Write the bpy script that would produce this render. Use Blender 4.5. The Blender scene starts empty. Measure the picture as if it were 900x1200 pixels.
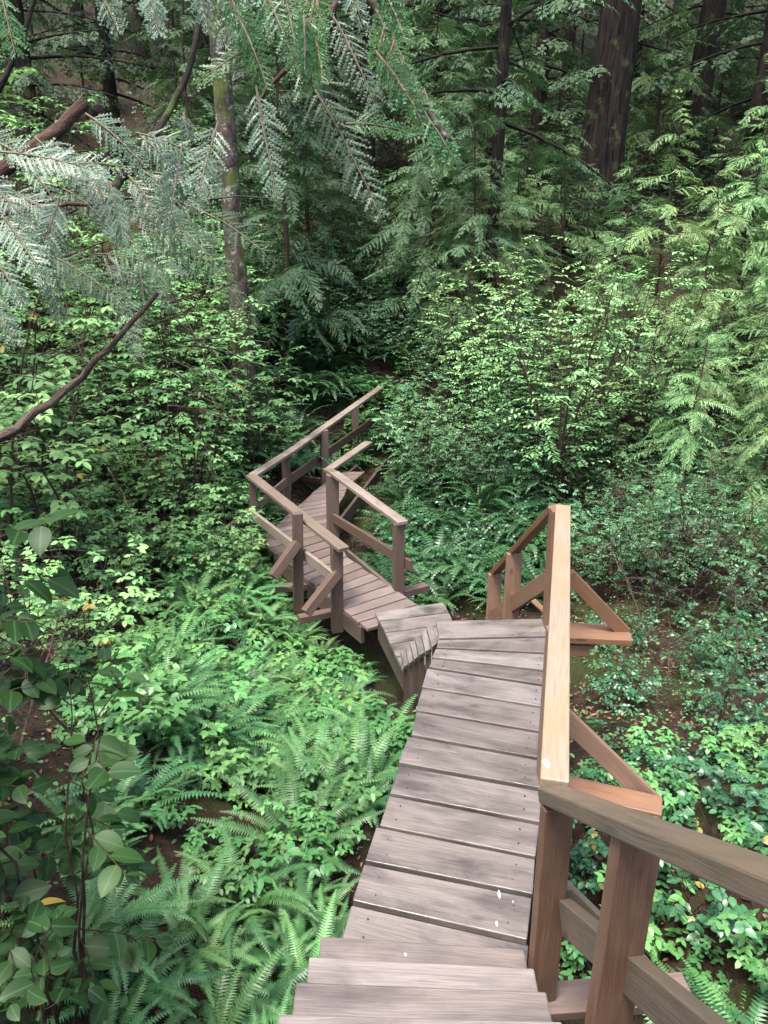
import bpy, math, random
import numpy as np
from mathutils import Vector, Matrix

# ------------------------------------------------------------------ scene, camera, light
S = bpy.context.scene
COL = S.collection
R = math.radians
H = 2.9                      # lens height above the upper boardwalk (z = 0)
PITCH = 21.0
FOC = 900.0                  # focal length in pixels of the 900 x 1200 photograph
cam_d = bpy.data.cameras.new('camera')
cam = bpy.data.objects.new('camera', cam_d)
COL.objects.link(cam)
cam_d.sensor_fit = 'VERTICAL'
cam_d.sensor_height = 36.0
cam_d.lens = 36.0 * FOC / 1200.0
cam_d.clip_start = 0.05
cam_d.clip_end = 500
cam.location = (0, 0, H)
cam.rotation_euler = (R(90 - PITCH), 0, 0)
S.camera = cam

SUN_EL, SUN_AZ = 70.0, 215.0          # azimuth measured from +Y (view direction) clockwise
world = bpy.data.worlds.new('World')
S.world = world
world.use_nodes = True
wn, wl = world.node_tree.nodes, world.node_tree.links
wn.clear()
w_out = wn.new('ShaderNodeOutputWorld')
w_bg = wn.new('ShaderNodeBackground')
w_sky = wn.new('ShaderNodeTexSky')
w_sky.sky_type = 'NISHITA'
w_sky.sun_disc = False
w_sky.sun_elevation = R(SUN_EL)
w_sky.sun_rotation = R(SUN_AZ)
w_sky.air_density = 1.0
w_sky.dust_density = 4.0
w_sky.ozone_density = 1.0
w_bg.inputs['Strength'].default_value = 0.10
wl.new(w_sky.outputs[0], w_bg.inputs['Color'])
wl.new(w_bg.outputs[0], w_out.inputs['Surface'])
sun_d = bpy.data.lights.new('sun', 'SUN')
sun_d.energy = 1.5
sun_d.angle = R(18)
sun_d.color = (1.0, 0.96, 0.9)
sun = bpy.data.objects.new('sun', sun_d)
COL.objects.link(sun)
sun_dir = Vector((math.cos(R(SUN_EL)) * math.sin(R(SUN_AZ)), math.cos(R(SUN_EL)) * math.cos(R(SUN_AZ)), math.sin(R(SUN_EL))))
sun.rotation_euler = (-sun_dir).to_track_quat('-Z', 'Y').to_euler()
S.view_settings.view_transform = 'Standard'
S.view_settings.look = 'None'
S.view_settings.gamma = 1
S.view_settings.exposure = 2.8
S.view_settings.use_curve_mapping = False
S.render.engine = 'CYCLES'
S.cycles.max_bounces = 7
S.cycles.diffuse_bounces = 4
S.cycles.glossy_bounces = 2
S.cycles.transmission_bounces = 4
S.cycles.transparent_max_bounces = 4
S.cycles.use_denoising = True

# ------------------------------------------------------------------ pixel -> world helpers (900 x 1200 pixels)
_s, _c = math.sin(R(PITCH)), math.cos(R(PITCH))
def ray(u, v):
    a, t = (u - 450.0) / FOC, (v - 600.0) / FOC
    return Vector((a, _c - t * _s, -_s - t * _c))
def PZ(u, v, Z):                       # point at camera depth Z
    return Vector((0, 0, H)) + ray(u, v) * Z
def P(u, v, z=0.0):                    # point on the level z
    d = ray(u, v)
    return Vector((0, 0, H)) + d * ((z - H) / d.z)
def PY(u, v, Y):                       # point at distance Y in front of the camera
    d = ray(u, v)
    return Vector((0, 0, H)) + d * (Y / d.y)

def sm(a, b, x):
    t = np.clip((x - a) / (b - a), 0, 1)
    return t * t * (3 - 2 * t)
def terr(x, y):
    x = np.asarray(x, float); y = np.asarray(y, float)
    z = -1.0 - 0.95 * sm(3.8, 7.5, y) + 1.05 * sm(9.0, 13.5, y)
    yy = np.maximum(0, y - 12.0)
    z = z + 0.45 * (np.sqrt(yy * yy + 1.5) - 1.22)
    z = z + np.minimum(0.42 * np.maximum(0, 2.2 - y), 1.7)
    d = np.maximum(0, -1.0 - x)
    z = z + 1.7 * (1 - np.exp(-0.33 * d)) * (1 - 0.7 * sm(14, 22, y))
    z = z + 0.75 * sm(-0.9, -2.2, x) * (1 - sm(1.6, 3.6, y))
    d2 = np.maximum(0, x - 1.3)
    z = z + 0.75 * (1 - np.exp(-0.4 * d2)) * (1 - sm(8, 14, y))
    z = z + 0.35 * sm(1.2, 2.2, x) * (1 - sm(3.0, 6.0, y))
    z = z - 1.0 * np.exp(-((x + 0.6) ** 2 / 2.2 + (y - 13.0) ** 2 / 4.0))
    z = z + 0.07 * np.sin(1.7 * x + 0.6) * np.cos(1.3 * y) + 0.05 * np.sin(3.9 * x - 2.1 * y) + 0.03 * np.sin(7.3 * y + 5.1 * x)
    return z
def _s1(a, b, x):
    t = min(1.0, max(0.0, (x - a) / (b - a)))
    return t * t * (3 - 2 * t)
def tz(x, y):                          # terr() for one point, without numpy
    z = -1.0 - 0.95 * _s1(3.8, 7.5, y) + 1.05 * _s1(9.0, 13.5, y)
    yy = max(0.0, y - 12.0)
    z += 0.45 * (math.sqrt(yy * yy + 1.5) - 1.22) + min(0.42 * max(0.0, 2.2 - y), 1.7)
    z += 1.7 * (1 - math.exp(-0.33 * max(0.0, -1.0 - x))) * (1 - 0.7 * _s1(14, 22, y))
    z += 0.75 * _s1(-0.9, -2.2, x) * (1 - _s1(1.6, 3.6, y))
    z += 0.75 * (1 - math.exp(-0.4 * max(0.0, x - 1.3))) * (1 - _s1(8, 14, y))
    z += 0.35 * _s1(1.2, 2.2, x) * (1 - _s1(3.0, 6.0, y))
    z -= 1.0 * math.exp(-((x + 0.6) ** 2 / 2.2 + (y - 13.0) ** 2 / 4.0))
    return z + 0.07 * math.sin(1.7 * x + 0.6) * math.cos(1.3 * y) + 0.05 * math.sin(3.9 * x - 2.1 * y) + 0.03 * math.sin(7.3 * y + 5.1 * x)
def ground(u, v, ymax=60):
    d = ray(u, v)
    dx, dz = d.x / d.y, d.z / d.y
    Y = 0.6
    while Y < ymax:
        if H + dz * Y < tz(dx * Y, Y):
            a, b = Y - (0.3 if Y < 15 else 0.6), Y
            for _ in range(6):
                m = (a + b) / 2
                if H + dz * m < tz(dx * m, m): b = m
                else: a = m
            return Vector((dx * b, b, H + dz * b))
        Y += 0.3 if Y < 15 else 0.6
    return None

# ------------------------------------------------------------------ object helpers
def tag(o, label=None, cat=None, group=None, kind=None):
    if label: o['label'] = label
    if cat: o['category'] = cat
    if group: o['group'] = group
    if kind: o['kind'] = kind
    return o
def empty(name, loc, label, cat, group=None):
    o = bpy.data.objects.new(name, None)
    o.location = loc
    o.empty_display_size = 0.1
    COL.objects.link(o)
    return tag(o, label, cat, group)

class MB:
    """Collects geometry for one mesh object (world coordinates)."""
    def __init__(self):
        self.V, self.F, self.UV, self.A, self.n = [], [], [], [], 0
    def raw(self, verts, faces, uvs=None, a=0.5):
        self.V.append(np.asarray(verts, float).reshape(-1, 3))
        k = len(self.V[-1])
        for i, f in enumerate(faces):
            self.F.append([j + self.n for j in f])
            self.UV.extend(uvs[i] if uvs else [(0, 0)] * len(f))
        self.A.append(np.broadcast_to(np.asarray(a, float), (k,)))
        self.n += k
    def prism(self, top, thick, axis_first=True, rnd=None, down=None):
        """Four top corners (a, b along the length, c, d back) and a thickness."""
        down = Vector((0, 0, -1)) if down is None else down
        t = [Vector(p) for p in top]
        b = [p + down * thick for p in t]
        L = ((t[1] - t[0]).length + (t[2] - t[3]).length) / 2
        W = ((t[3] - t[0]).length + (t[2] - t[1]).length) / 2
        ou, ov = rnd.uniform(0, 50), rnd.uniform(0, 50)
        v = t + b
        f = [(0, 1, 2, 3), (7, 6, 5, 4), (0, 4, 5, 1), (3, 2, 6, 7), (1, 5, 6, 2), (0, 3, 7, 4)]
        if (t[1] - t[0]).cross(t[3] - t[0]).dot(down) > 0:
            f = [tuple(reversed(q)) for q in f]
        T = thick
        co = {0: (0, 0), 1: (L, 0), 2: (L, W), 3: (0, W), 4: (0, -T), 5: (L, -T), 6: (L, W + T), 7: (0, W + T)}
        uv = []
        for q in f:
            s = set(q)
            if s == {1, 5, 6, 2}: uv.append([(L + (0.02 if j > 3 else 0) + ou, co[j][1] + ov) for j in q])
            elif s == {0, 3, 7, 4}: uv.append([((-0.02 if j > 3 else 0) + ou, co[j][1] + ov) for j in q])
            else: uv.append([(co[j][0] + ou, co[j][1] + ov) for j in q])
        self.raw(v, f, uv, rnd.random())
    def beam(self, p0, p1, w, t, rnd, side=None):
        """A board from p0 to p1 (centre line of its TOP face), w wide along `side`, t thick."""
        p0, p1 = Vector(p0), Vector(p1)
        d = (p1 - p0).normalized()
        side = Vector(side) if side is not None else d.cross(Vector((0, 0, 1)))
        side = (side - d * side.dot(d)).normalized()
        dn = d.cross(side).normalized()
        if dn.z > 0 or (abs(dn.z) < 0.02 and dn.y < 0): dn = -dn
        h = side * (w / 2)
        self.prism([p0 - h, p1 - h, p1 + h, p0 + h], t, rnd=rnd, down=dn)
    def post(self, base, top, wx, wy, rnd, rot=0.0):
        base, top = Vector(base), Vector(top)
        ax = Vector((math.cos(rot), math.sin(rot), 0)) * (wx / 2)
        ay = Vector((-math.sin(rot), math.cos(rot), 0)) * wy
        o = -ay * 0.5
        self.prism([base - ax + o, top - ax + o, top + ax + o, base + ax + o], wy, rnd=rnd, down=ay.normalized())
    def tube(self, pts, rad, n=6, a=0.5, cap=True):
        pts = [Vector(p) for p in pts]
        m = len(pts)
        if not hasattr(rad, '__len__'): rad = [rad] * m
        vs, fs, uvs = [], [], []
        prev = None
        ln = 0.0
        lens = []
        for i, p in enumerate(pts):
            if i: ln += (p - pts[i - 1]).length
            lens.append(ln)
            d = (pts[min(i + 1, m - 1)] - pts[max(i - 1, 0)])
            d = d.normalized() if d.length > 1e-9 else Vector((0, 0, 1))
            ref = prev if prev is not None else (Vector((1, 0, 0)) if abs(d.x) < 0.8 else Vector((0, 1, 0)))
            s = (ref - d * ref.dot(d)).normalized()
            prev = s
            t = d.cross(s)
            for k in range(n):
                an = 2 * math.pi * k / n
                vs.append(p + (s * math.cos(an) + t * math.sin(an)) * rad[i])
        for i in range(m - 1):
            for k in range(n):
                k2 = (k + 1) % n
                fs.append((i * n + k, i * n + k2, (i + 1) * n + k2, (i + 1) * n + k))
                c = 2 * math.pi * rad[i]
                uvs.append([(lens[i], c * k / n), (lens[i], c * (k + 1) / n), (lens[i + 1], c * (k + 1) / n), (lens[i + 1], c * k / n)])
        if cap and n > 2:
            fs.append(tuple(range((m - 1) * n, m * n))); uvs.append([(0, 0)] * n)
            fs.append(tuple(reversed(range(n)))); uvs.append([(0, 0)] * n)
        self.raw([tuple(v) for v in vs], fs, uvs, a)
    def leaves(self, tv, tf, O, D, N, L, W, a):
        """Many copies of a leaf template: O origins, D directions, N normals, L lengths, W widths."""
        O, D, N = (np.asarray(q, float).reshape(-1, 3) for q in (O, D, N))
        if len(O) == 0: return
        L, W, a = (np.broadcast_to(np.asarray(q, float), (len(O),)) for q in (L, W, a))
        D = D / np.maximum(np.linalg.norm(D, axis=1, keepdims=True), 1e-9)
        N = N - D * (N * D).sum(1, keepdims=True)
        N = N / np.maximum(np.linalg.norm(N, axis=1, keepdims=True), 1e-9)
        Yv = np.cross(N, D)
        tv = np.asarray(tv, float)
        X = O[:, None, :] + D[:, None, :] * (tv[None, :, 0:1] * L[:, None, None]) + Yv[:, None, :] * (tv[None, :, 1:2] * W[:, None, None]) + N[:, None, :] * (tv[None, :, 2:3] * L[:, None, None])
        k = len(tv)
        base = self.n
        self.V.append(X.reshape(-1, 3))
        self.A.append(np.repeat(a, k))
        uvt = [(tv[j][0], tv[j][1]) for f in tf for j in f]
        self.UV.extend(uvt * len(O))
        offs = (base + np.arange(len(O)) * k)[:, None]
        per = [(np.asarray(f)[None, :] + offs).tolist() for f in tf]
        for row in zip(*per): self.F.extend(row)
        self.n += k * len(O)
    def data(self, name, mat, smooth=False):
        me = bpy.data.meshes.new(name)
        V = np.concatenate(self.V) if self.V else np.zeros((0, 3))
        me.from_pydata(V.tolist(), [], self.F)
        uv = me.uv_layers.new(name='UVMap')
        uv.data.foreach_set('uv', np.asarray(self.UV, np.float32).ravel())
        at = me.attributes.new('rnd', 'FLOAT', 'POINT')
        at.data.foreach_set('value', np.concatenate(self.A).astype(np.float32))
        me.materials.append(mat)
        if smooth: me.polygons.foreach_set('use_smooth', [True] * len(me.polygons))
        me.update()
        return me
    def build(self, name, mat, parent=None, bevel=0.0, smooth=False, origin=None):
        if parent is not None: origin = parent.location
        if origin is not None:
            o0 = np.array(origin, float)
            self.V = [v - o0 for v in self.V]
        me = self.data(name, mat, smooth)
        o = bpy.data.objects.new(name, me)
        COL.objects.link(o)
        if parent is not None: o.parent = parent
        elif origin is not None: o.location = origin
        if bevel:
            b = o.modifiers.new('bevel', 'BEVEL'); b.width = bevel; b.segments = 2; b.limit_method = 'ANGLE'
        return o

# ------------------------------------------------------------------ materials
class NT:
    def __init__(self, name):
        self.m = bpy.data.materials.new(name); self.m.use_nodes = True
        self.t = self.m.node_tree; self.t.nodes.clear()
        self.out = self.n('ShaderNodeOutputMaterial')
    def n(self, ty, **kw):
        o = self.t.nodes.new(ty)
        for k, v in kw.items():
            if k.startswith('i_'): o.inputs[k[2:].replace('_', ' ')].default_value = v
            else: setattr(o, k, v)
        return o
    def l(self, a, b): self.t.links.new(a, b)
    def mix(self, fac, c1, c2, blend='MIX'):
        o = self.n('ShaderNodeMix', data_type='RGBA', blend_type=blend)
        for sock, val in ((o.inputs[0], fac), (o.inputs[6], c1), (o.inputs[7], c2)):
            if hasattr(val, 'is_output'): self.l(val, sock)
            elif isinstance(val, (int, float)): sock.default_value = val
            else: sock.default_value = (*val, 1)
        return o.outputs[2]
    def ramp(self, fac, stops):
        o = self.n('ShaderNodeValToRGB')
        e = o.color_ramp.elements
        while len(e) < len(stops): e.new(0.5)
        for q, (p, c) in zip(e, stops):
            q.position = p
            q.color = (c, c, c, 1) if isinstance(c, (int, float)) else (*c, 1)
        self.l(fac, o.inputs[0])
        return o.outputs[0]
    def noise(self, vec, scale, detail=4, rough=0.55, dist=0.0):
        o = self.n('ShaderNodeTexNoise')
        o.inputs['Scale'].default_value = scale; o.inputs['Detail'].default_value = detail
        o.inputs['Roughness'].default_value = rough; o.inputs['Distortion'].default_value = dist
        if vec is not None: self.l(vec, o.inputs['Vector'])
        return o.outputs['Fac']
    def mapping(self, vec, scale):
        o = self.n('ShaderNodeMapping'); o.inputs['Scale'].default_value = scale
        self.l(vec, o.inputs['Vector']); return o.outputs[0]
    def bump(self, h, strength, dist=0.01):
        o = self.n('ShaderNodeBump'); o.inputs['Strength'].default_value = strength; o.inputs['Distance'].default_value = dist
        self.l(h, o.inputs['Height']); return o.outputs[0]

def wood(name, c_dark, c_light, c_stain, stain=0.5, rough=0.6, moss=0.0):
    k = NT(name)
    uv = k.n('ShaderNodeUVMap', uv_map='UVMap').outputs[0]
    rnd = k.n('ShaderNodeAttribute', attribute_name='rnd').outputs['Fac']
    warp = k.n('ShaderNodeTexNoise'); warp.inputs['Scale'].default_value = 1.6
    k.l(uv, warp.inputs['Vector'])
    wv = k.n('ShaderNodeVectorMath', operation='MULTIPLY_ADD')
    k.l(warp.outputs['Color'], wv.inputs[0]); wv.inputs[1].default_value = (0.0, 0.06, 0); k.l(uv, wv.inputs[2])
    g1 = k.noise(k.mapping(wv.outputs[0], (0.9, 24, 1)), 1.0, 7, 0.7, 0.9)
    g2 = k.noise(k.mapping(wv.outputs[0], (5, 190, 1)), 1.0, 3, 0.6)
    st = k.noise(k.mapping(uv, (2.2, 5, 1)), 1.0, 5, 0.6, 0.4)
    vor = k.n('ShaderNodeTexVoronoi'); vor.inputs['Scale'].default_value = 1.0
    k.l(k.mapping(uv, (2.6, 6.5, 1)), vor.inputs['Vector'])
    knot = k.ramp(vor.outputs['Distance'], [(0.05, 1.0), (0.13, 0.0)])
    col = k.mix(k.ramp(g1, [(0.22, 0.0), (0.8, 1.0)]), c_dark, c_light)
    col = k.mix(k.ramp(g2, [(0.36, 0.5), (0.56, 0.0)]), col, tuple(q * 0.55 for q in c_dark))
    hs = k.n('ShaderNodeHueSaturation'); k.l(col, hs.inputs['Color'])
    mp = k.n('ShaderNodeMapRange'); k.l(rnd, mp.inputs[0]); mp.inputs[3].default_value = 0.78; mp.inputs[4].default_value = 1.2
    k.l(mp.outputs[0], hs.inputs['Value'])
    mp2 = k.n('ShaderNodeMapRange'); k.l(rnd, mp2.inputs[0]); mp2.inputs[3].default_value = 1.15; mp2.inputs[4].default_value = 0.85
    k.l(mp2.outputs[0], hs.inputs['Saturation'])
    sfac = k.n('ShaderNodeMath', operation='MULTIPLY'); k.l(k.ramp(st, [(0.44, 0.0), (0.70, 1.0)]), sfac.inputs[0]); sfac.inputs[1].default_value = stain
    col = k.mix(sfac.outputs[0], hs.outputs[0], c_stain)
    kf = k.n('ShaderNodeMath', operation='MULTIPLY'); k.l(knot, kf.inputs[0]); kf.inputs[1].default_value = 0.7
    col = k.mix(kf.outputs[0], col, tuple(q * 0.45 for q in c_dark))
    if moss:
        geo = k.n('ShaderNodeTexCoord').outputs['Object']
        mo = k.ramp(k.noise(geo, 5.0, 6, 0.65), [(0.56, 0.0), (0.68, 1.0)])
        mf = k.n('ShaderNodeMath', operation='MULTIPLY'); k.l(mo, mf.inputs[0]); mf.inputs[1].default_value = moss
        col = k.mix(mf.outputs[0], col, (0.045, 0.055, 0.018))
    b = k.n('ShaderNodeBsdfPrincipled')
    k.l(col, b.inputs['Base Color'])
    k.l(k.ramp(st, [(0.4, rough), (0.75, rough - 0.18)]), b.inputs['Roughness'])
    b.inputs['Specular IOR Level'].default_value = 0.35
    hsum = k.n('ShaderNodeMath', operation='ADD'); k.l(g1, hsum.inputs[0]); k.l(g2, hsum.inputs[1])
    k.l(k.bump(hsum.outputs[0], 0.35, 0.004), b.inputs['Normal'])
    k.l(b.outputs[0], k.out.inputs['Surface'])
    return k.m

def leafmat(name, c1, c2, trans=0.3, rough=0.45, spec=0.4, back=None, hue=0.02, vein=False, yellow=0.0, obvar=0.35):
    k = NT(name)
    rnd = k.n('ShaderNodeAttribute', attribute_name='rnd').outputs['Fac']
    col = k.mix(rnd, c1, c2)
    oi = k.n('ShaderNodeObjectInfo').outputs['Random']
    hs = k.n('ShaderNodeHueSaturation'); k.l(col, hs.inputs['Color'])
    a = k.n('ShaderNodeMapRange'); k.l(oi, a.inputs[0]); a.inputs[3].default_value = 0.5 - hue; a.inputs[4].default_value = 0.5 + hue
    k.l(a.outputs[0], hs.inputs['Hue'])
    wn_ = k.n('ShaderNodeTexWhiteNoise', noise_dimensions='1D'); k.l(oi, wn_.inputs['W'])
    a = k.n('ShaderNodeMapRange'); k.l(wn_.outputs['Value'], a.inputs[0]); a.inputs[3].default_value = 1 - obvar; a.inputs[4].default_value = 1 + obvar
    k.l(a.outputs[0], hs.inputs['Value'])
    col = hs.outputs[0]
    if yellow:
        yf = k.ramp(rnd, [(1 - yellow - 0.002, 0.0), (1 - yellow, 1.0)])
        col = k.mix(yf, col, (0.20, 0.155, 0.035))
    if vein:
        uv = k.n('ShaderNodeUVMap', uv_map='UVMap').outputs[0]
        sx = k.n('ShaderNodeSeparateXYZ'); k.l(uv, sx.inputs[0])
        ab = k.n('ShaderNodeMath', operation='ABSOLUTE'); k.l(sx.outputs[1], ab.inputs[0])
        vf = k.ramp(ab.outputs[0], [(0.0, 0.45), (0.06, 0.0)])
        col = k.mix(vf, col, tuple(min(1, q * 1.9 + 0.02) for q in c2))
    if back:
        bf = k.n('ShaderNodeNewGeometry').outputs['Backfacing']
        col = k.mix(bf, col, back)
    b = k.n('ShaderNodeBsdfPrincipled')
    k.l(col, b.inputs['Base Color']); b.inputs['Roughness'].default_value = rough
    b.inputs['Specular IOR Level'].default_value = spec
    t = k.n('ShaderNodeBsdfTranslucent')
    tc = k.mix(0.5, col, (0.11, 0.24, 0.06)); k.l(tc, t.inputs['Color'])
    m = k.n('ShaderNodeMixShader'); m.inputs[0].default_value = trans
    k.l(b.outputs[0], m.inputs[1]); k.l(t.outputs[0], m.inputs[2])
    k.l(m.outputs[0], k.out.inputs['Surface'])
    return k.m

def barkmat(name, c1, c2, moss=0.0, lichen=0.0, sc=(3, 14)):
    k = NT(name)
    uv = k.n('ShaderNodeUVMap', uv_map='UVMap').outputs[0]
    ob = k.n('ShaderNodeTexCoord').outputs['Object']
    g = k.noise(k.mapping(uv, (sc[0], sc[1], 1)), 1.0, 6, 0.65, 1.2)
    n2 = k.noise(ob, 3.0, 5, 0.6)
    col = k.mix(k.ramp(g, [(0.40, 0.0), (0.60, 1.0)]), c1, c2)
    if moss:
        mf = k.ramp(n2, [(0.62 - 0.25 * moss, 0.0), (0.75 - 0.25 * moss, 1.0)])
        col = k.mix(mf, col, (0.05, 0.062, 0.018))
    if lichen:
        lf = k.ramp(k.noise(ob, 9.0, 5, 0.7), [(0.58, 0.0), (0.64, lichen)])
        col = k.mix(lf, col, (0.22, 0.22, 0.205))
    b = k.n('ShaderNodeBsdfPrincipled'); k.l(col, b.inputs['Base Color']); b.inputs['Roughness'].default_value = 0.9; b.inputs['Specular IOR Level'].default_value = 0.12
    k.l(k.bump(g, 0.9, 0.03), b.inputs['Normal'])
    k.l(b.outputs[0], k.out.inputs['Surface'])
    return k.m

M = {}
M['deck'] = wood('weathered_deck_wood', (0.090, 0.075, 0.066), (0.172, 0.149, 0.135), (0.030, 0.025, 0.024), 0.85, 0.38)
M['tread'] = wood('stair_tread_wood', (0.092, 0.074, 0.066), (0.168, 0.142, 0.130), (0.040, 0.033, 0.030), 0.75, 0.48)
M['rail_new'] = wood('cedar_rail_wood', (0.115, 0.058, 0.033), (0.200, 0.112, 0.068), (0.12, 0.083, 0.060), 0.35, 0.5)
M['rail_top'] = wood('sunbleached_rail_wood', (0.155, 0.120, 0.086), (0.225, 0.185, 0.142), (0.19, 0.120, 0.050), 0.5, 0.5)
M['rail_grey'] = wood('greyed_rail_wood', (0.062, 0.049, 0.034), (0.115, 0.095, 0.070), (0.13, 0.080, 0.054), 0.45, 0.6, moss=0.25)
M['rail_near'] = wood('near_post_wood', (0.070, 0.036, 0.021), (0.135, 0.074, 0.043), (0.050, 0.030, 0.021), 0.7, 0.55, moss=0.18)
M['rail_old'] = wood('old_rail_wood', (0.062, 0.039, 0.030), (0.120, 0.080, 0.062), (0.055, 0.038, 0.03), 0.5, 0.65, moss=0.45)
M['rail_old_top'] = wood('old_handrail_wood', (0.100, 0.072, 0.055), (0.175, 0.138, 0.112), (0.075, 0.06, 0.045), 0.5, 0.65, moss=0.4)
M['deck_old'] = wood('old_deck_wood', (0.085, 0.060, 0.052), (0.150, 0.117, 0.105), (0.055, 0.043, 0.038), 0.55, 0.6, moss=0.35)
M['dark_wood'] = wood('damp_beam_wood', (0.045, 0.030, 0.023), (0.085, 0.058, 0.046), (0.03, 0.025, 0.02), 0.5, 0.7, moss=0.4)

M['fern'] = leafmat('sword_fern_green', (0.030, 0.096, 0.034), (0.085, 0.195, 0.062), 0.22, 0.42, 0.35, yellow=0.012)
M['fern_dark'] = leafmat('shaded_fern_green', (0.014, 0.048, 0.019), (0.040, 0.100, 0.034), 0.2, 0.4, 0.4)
M['salmonberry'] = leafmat('salmonberry_green', (0.065, 0.155, 0.055), (0.160, 0.295, 0.100), 0.26, 0.5, 0.3, yellow=0.01)
M['herb'] = leafmat('herb_green', (0.048, 0.140, 0.042), (0.115, 0.25, 0.075), 0.25, 0.42, 0.35, yellow=0.01)
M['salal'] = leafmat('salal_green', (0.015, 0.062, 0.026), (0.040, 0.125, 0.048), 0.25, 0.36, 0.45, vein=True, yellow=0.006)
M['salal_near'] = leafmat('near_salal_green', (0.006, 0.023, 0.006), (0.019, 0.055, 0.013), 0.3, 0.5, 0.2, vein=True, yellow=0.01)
M['huckle'] = leafmat('huckleberry_green', (0.125, 0.260, 0.090), (0.250, 0.42, 0.170), 0.32, 0.5, 0.35)
M['huckle_pale'] = leafmat('pale_huckleberry_green', (0.055, 0.155, 0.070), (0.150, 0.300, 0.150), 0.25, 0.45, 0.4)
M['huckle_blue'] = leafmat('evergreen_huckleberry_green', (0.022, 0.072, 0.027), (0.068, 0.160, 0.060), 0.2, 0.42, 0.4)  # evergreen's own green, darkened so the thicket's shade sits in the colour
M['hemlock'] = leafmat('hemlock_green', (0.090, 0.175, 0.062), (0.200, 0.315, 0.120), 0.3, 0.5, 0.4)
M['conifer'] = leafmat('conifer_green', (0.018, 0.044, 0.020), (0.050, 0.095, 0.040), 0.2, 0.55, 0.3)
M['conifer_pale'] = leafmat('hazed_conifer_green', (0.060, 0.112, 0.052), (0.130, 0.205, 0.095), 0.3, 0.55, 0.3)  # conifer green lifted: pale haze and light gaps put into the colour
M['cedar'] = leafmat('cedar_frond_backlit_green', (0.016, 0.062, 0.016), (0.045, 0.135, 0.030), 0.42, 0.45, 0.45, back=(0.11, 0.15, 0.12), obvar=0.15)  # backlight put into the green; same tree as the silver fronds
M['cedar_silver'] = leafmat('cedar_frond_silver', (0.038, 0.072, 0.040), (0.125, 0.168, 0.115), 0.2, 0.45, 0.35, back=(0.13, 0.17, 0.145), obvar=0.15)  # silver-grey fronds, lightened further with wet-leaf highlights put into the colour
M['moss'] = leafmat('hanging_moss', (0.06, 0.055, 0.022), (0.11, 0.09, 0.04), 0.2, 0.9, 0.1)
M['litter'] = leafmat('fallen_leaf_brown', (0.06, 0.028, 0.016), (0.16, 0.095, 0.055), 0.1, 0.7, 0.2, hue=0.0)
M['twig'] = barkmat('dead_twig_bark', (0.028, 0.019, 0.015), (0.080, 0.058, 0.046), sc=(8, 30))
M['stem'] = barkmat('shrub_stem_bark', (0.018, 0.012, 0.009), (0.05, 0.033, 0.023), sc=(8, 30))
M['pale_stem'] = barkmat('pale_frond_stem', (0.12, 0.09, 0.062), (0.20, 0.155, 0.11), sc=(8, 30))
M['bark'] = barkmat('dark_conifer_bark', (0.006, 0.0045, 0.004), (0.023, 0.017, 0.0145), moss=0.2)
M['bark_big'] = barkmat('furrowed_bark', (0.0025, 0.002, 0.0018), (0.022, 0.016, 0.013), moss=0.15, sc=(0.9, 9))
M['bark_pale'] = barkmat('lichened_bark', (0.020, 0.015, 0.0125), (0.065, 0.050, 0.043), moss=0.6, lichen=0.6, sc=(4, 6))
M['bark_red'] = barkmat('red_limb_bark', (0.022, 0.012, 0.009), (0.060, 0.034, 0.025), lichen=0.1, sc=(3, 14))

def flat(name, c, rough=0.7):
    k = NT(name); b = k.n('ShaderNodeBsdfPrincipled'); b.inputs['Base Color'].default_value = (*c, 1); b.inputs['Roughness'].default_value = rough
    k.l(b.outputs[0], k.out.inputs['Surface']); return k.m
M['white'] = flat('white_spatter', (0.78, 0.78, 0.76), 0.6)

M['nail'] = flat('rusty_nail', (0.03, 0.02, 0.016), 0.6)
def soil():
    k = NT('forest_soil')
    p = k.n('ShaderNodeTexCoord').outputs['Object']
    a = k.noise(p, 1.1, 6, 0.6); b_ = k.noise(p, 9, 6, 0.7); c = k.noise(p, 40, 4, 0.7)
    col = k.mix(k.ramp(b_, [(0.35, 0.0), (0.65, 1.0)]), (0.012, 0.0075, 0.0055), (0.045, 0.028, 0.019))
    col = k.mix(k.ramp(c, [(0.55, 0.0), (0.7, 0.6)]), col, (0.085, 0.055, 0.036))
    mf = k.ramp(a, [(0.50, 0.0), (0.60, 0.8)])
    mc = k.mix(c, (0.016, 0.024, 0.006), (0.042, 0.054, 0.013))
    col = k.mix(mf, col, mc)
    s = k.n('ShaderNodeBsdfPrincipled'); k.l(col, s.inputs['Base Color']); s.inputs['Roughness'].default_value = 0.95
    s.inputs['Specular IOR Level'].default_value = 0.15
    hs = k.n('ShaderNodeMath', operation='ADD'); k.l(b_, hs.inputs[0]); k.l(c, hs.inputs[1])
    k.l(k.bump(hs.outputs[0], 1.0, 0.05), s.inputs['Normal'])
    k.l(s.outputs[0], k.out.inputs['Surface'])
    return k.m
M['soil'] = soil()

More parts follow.
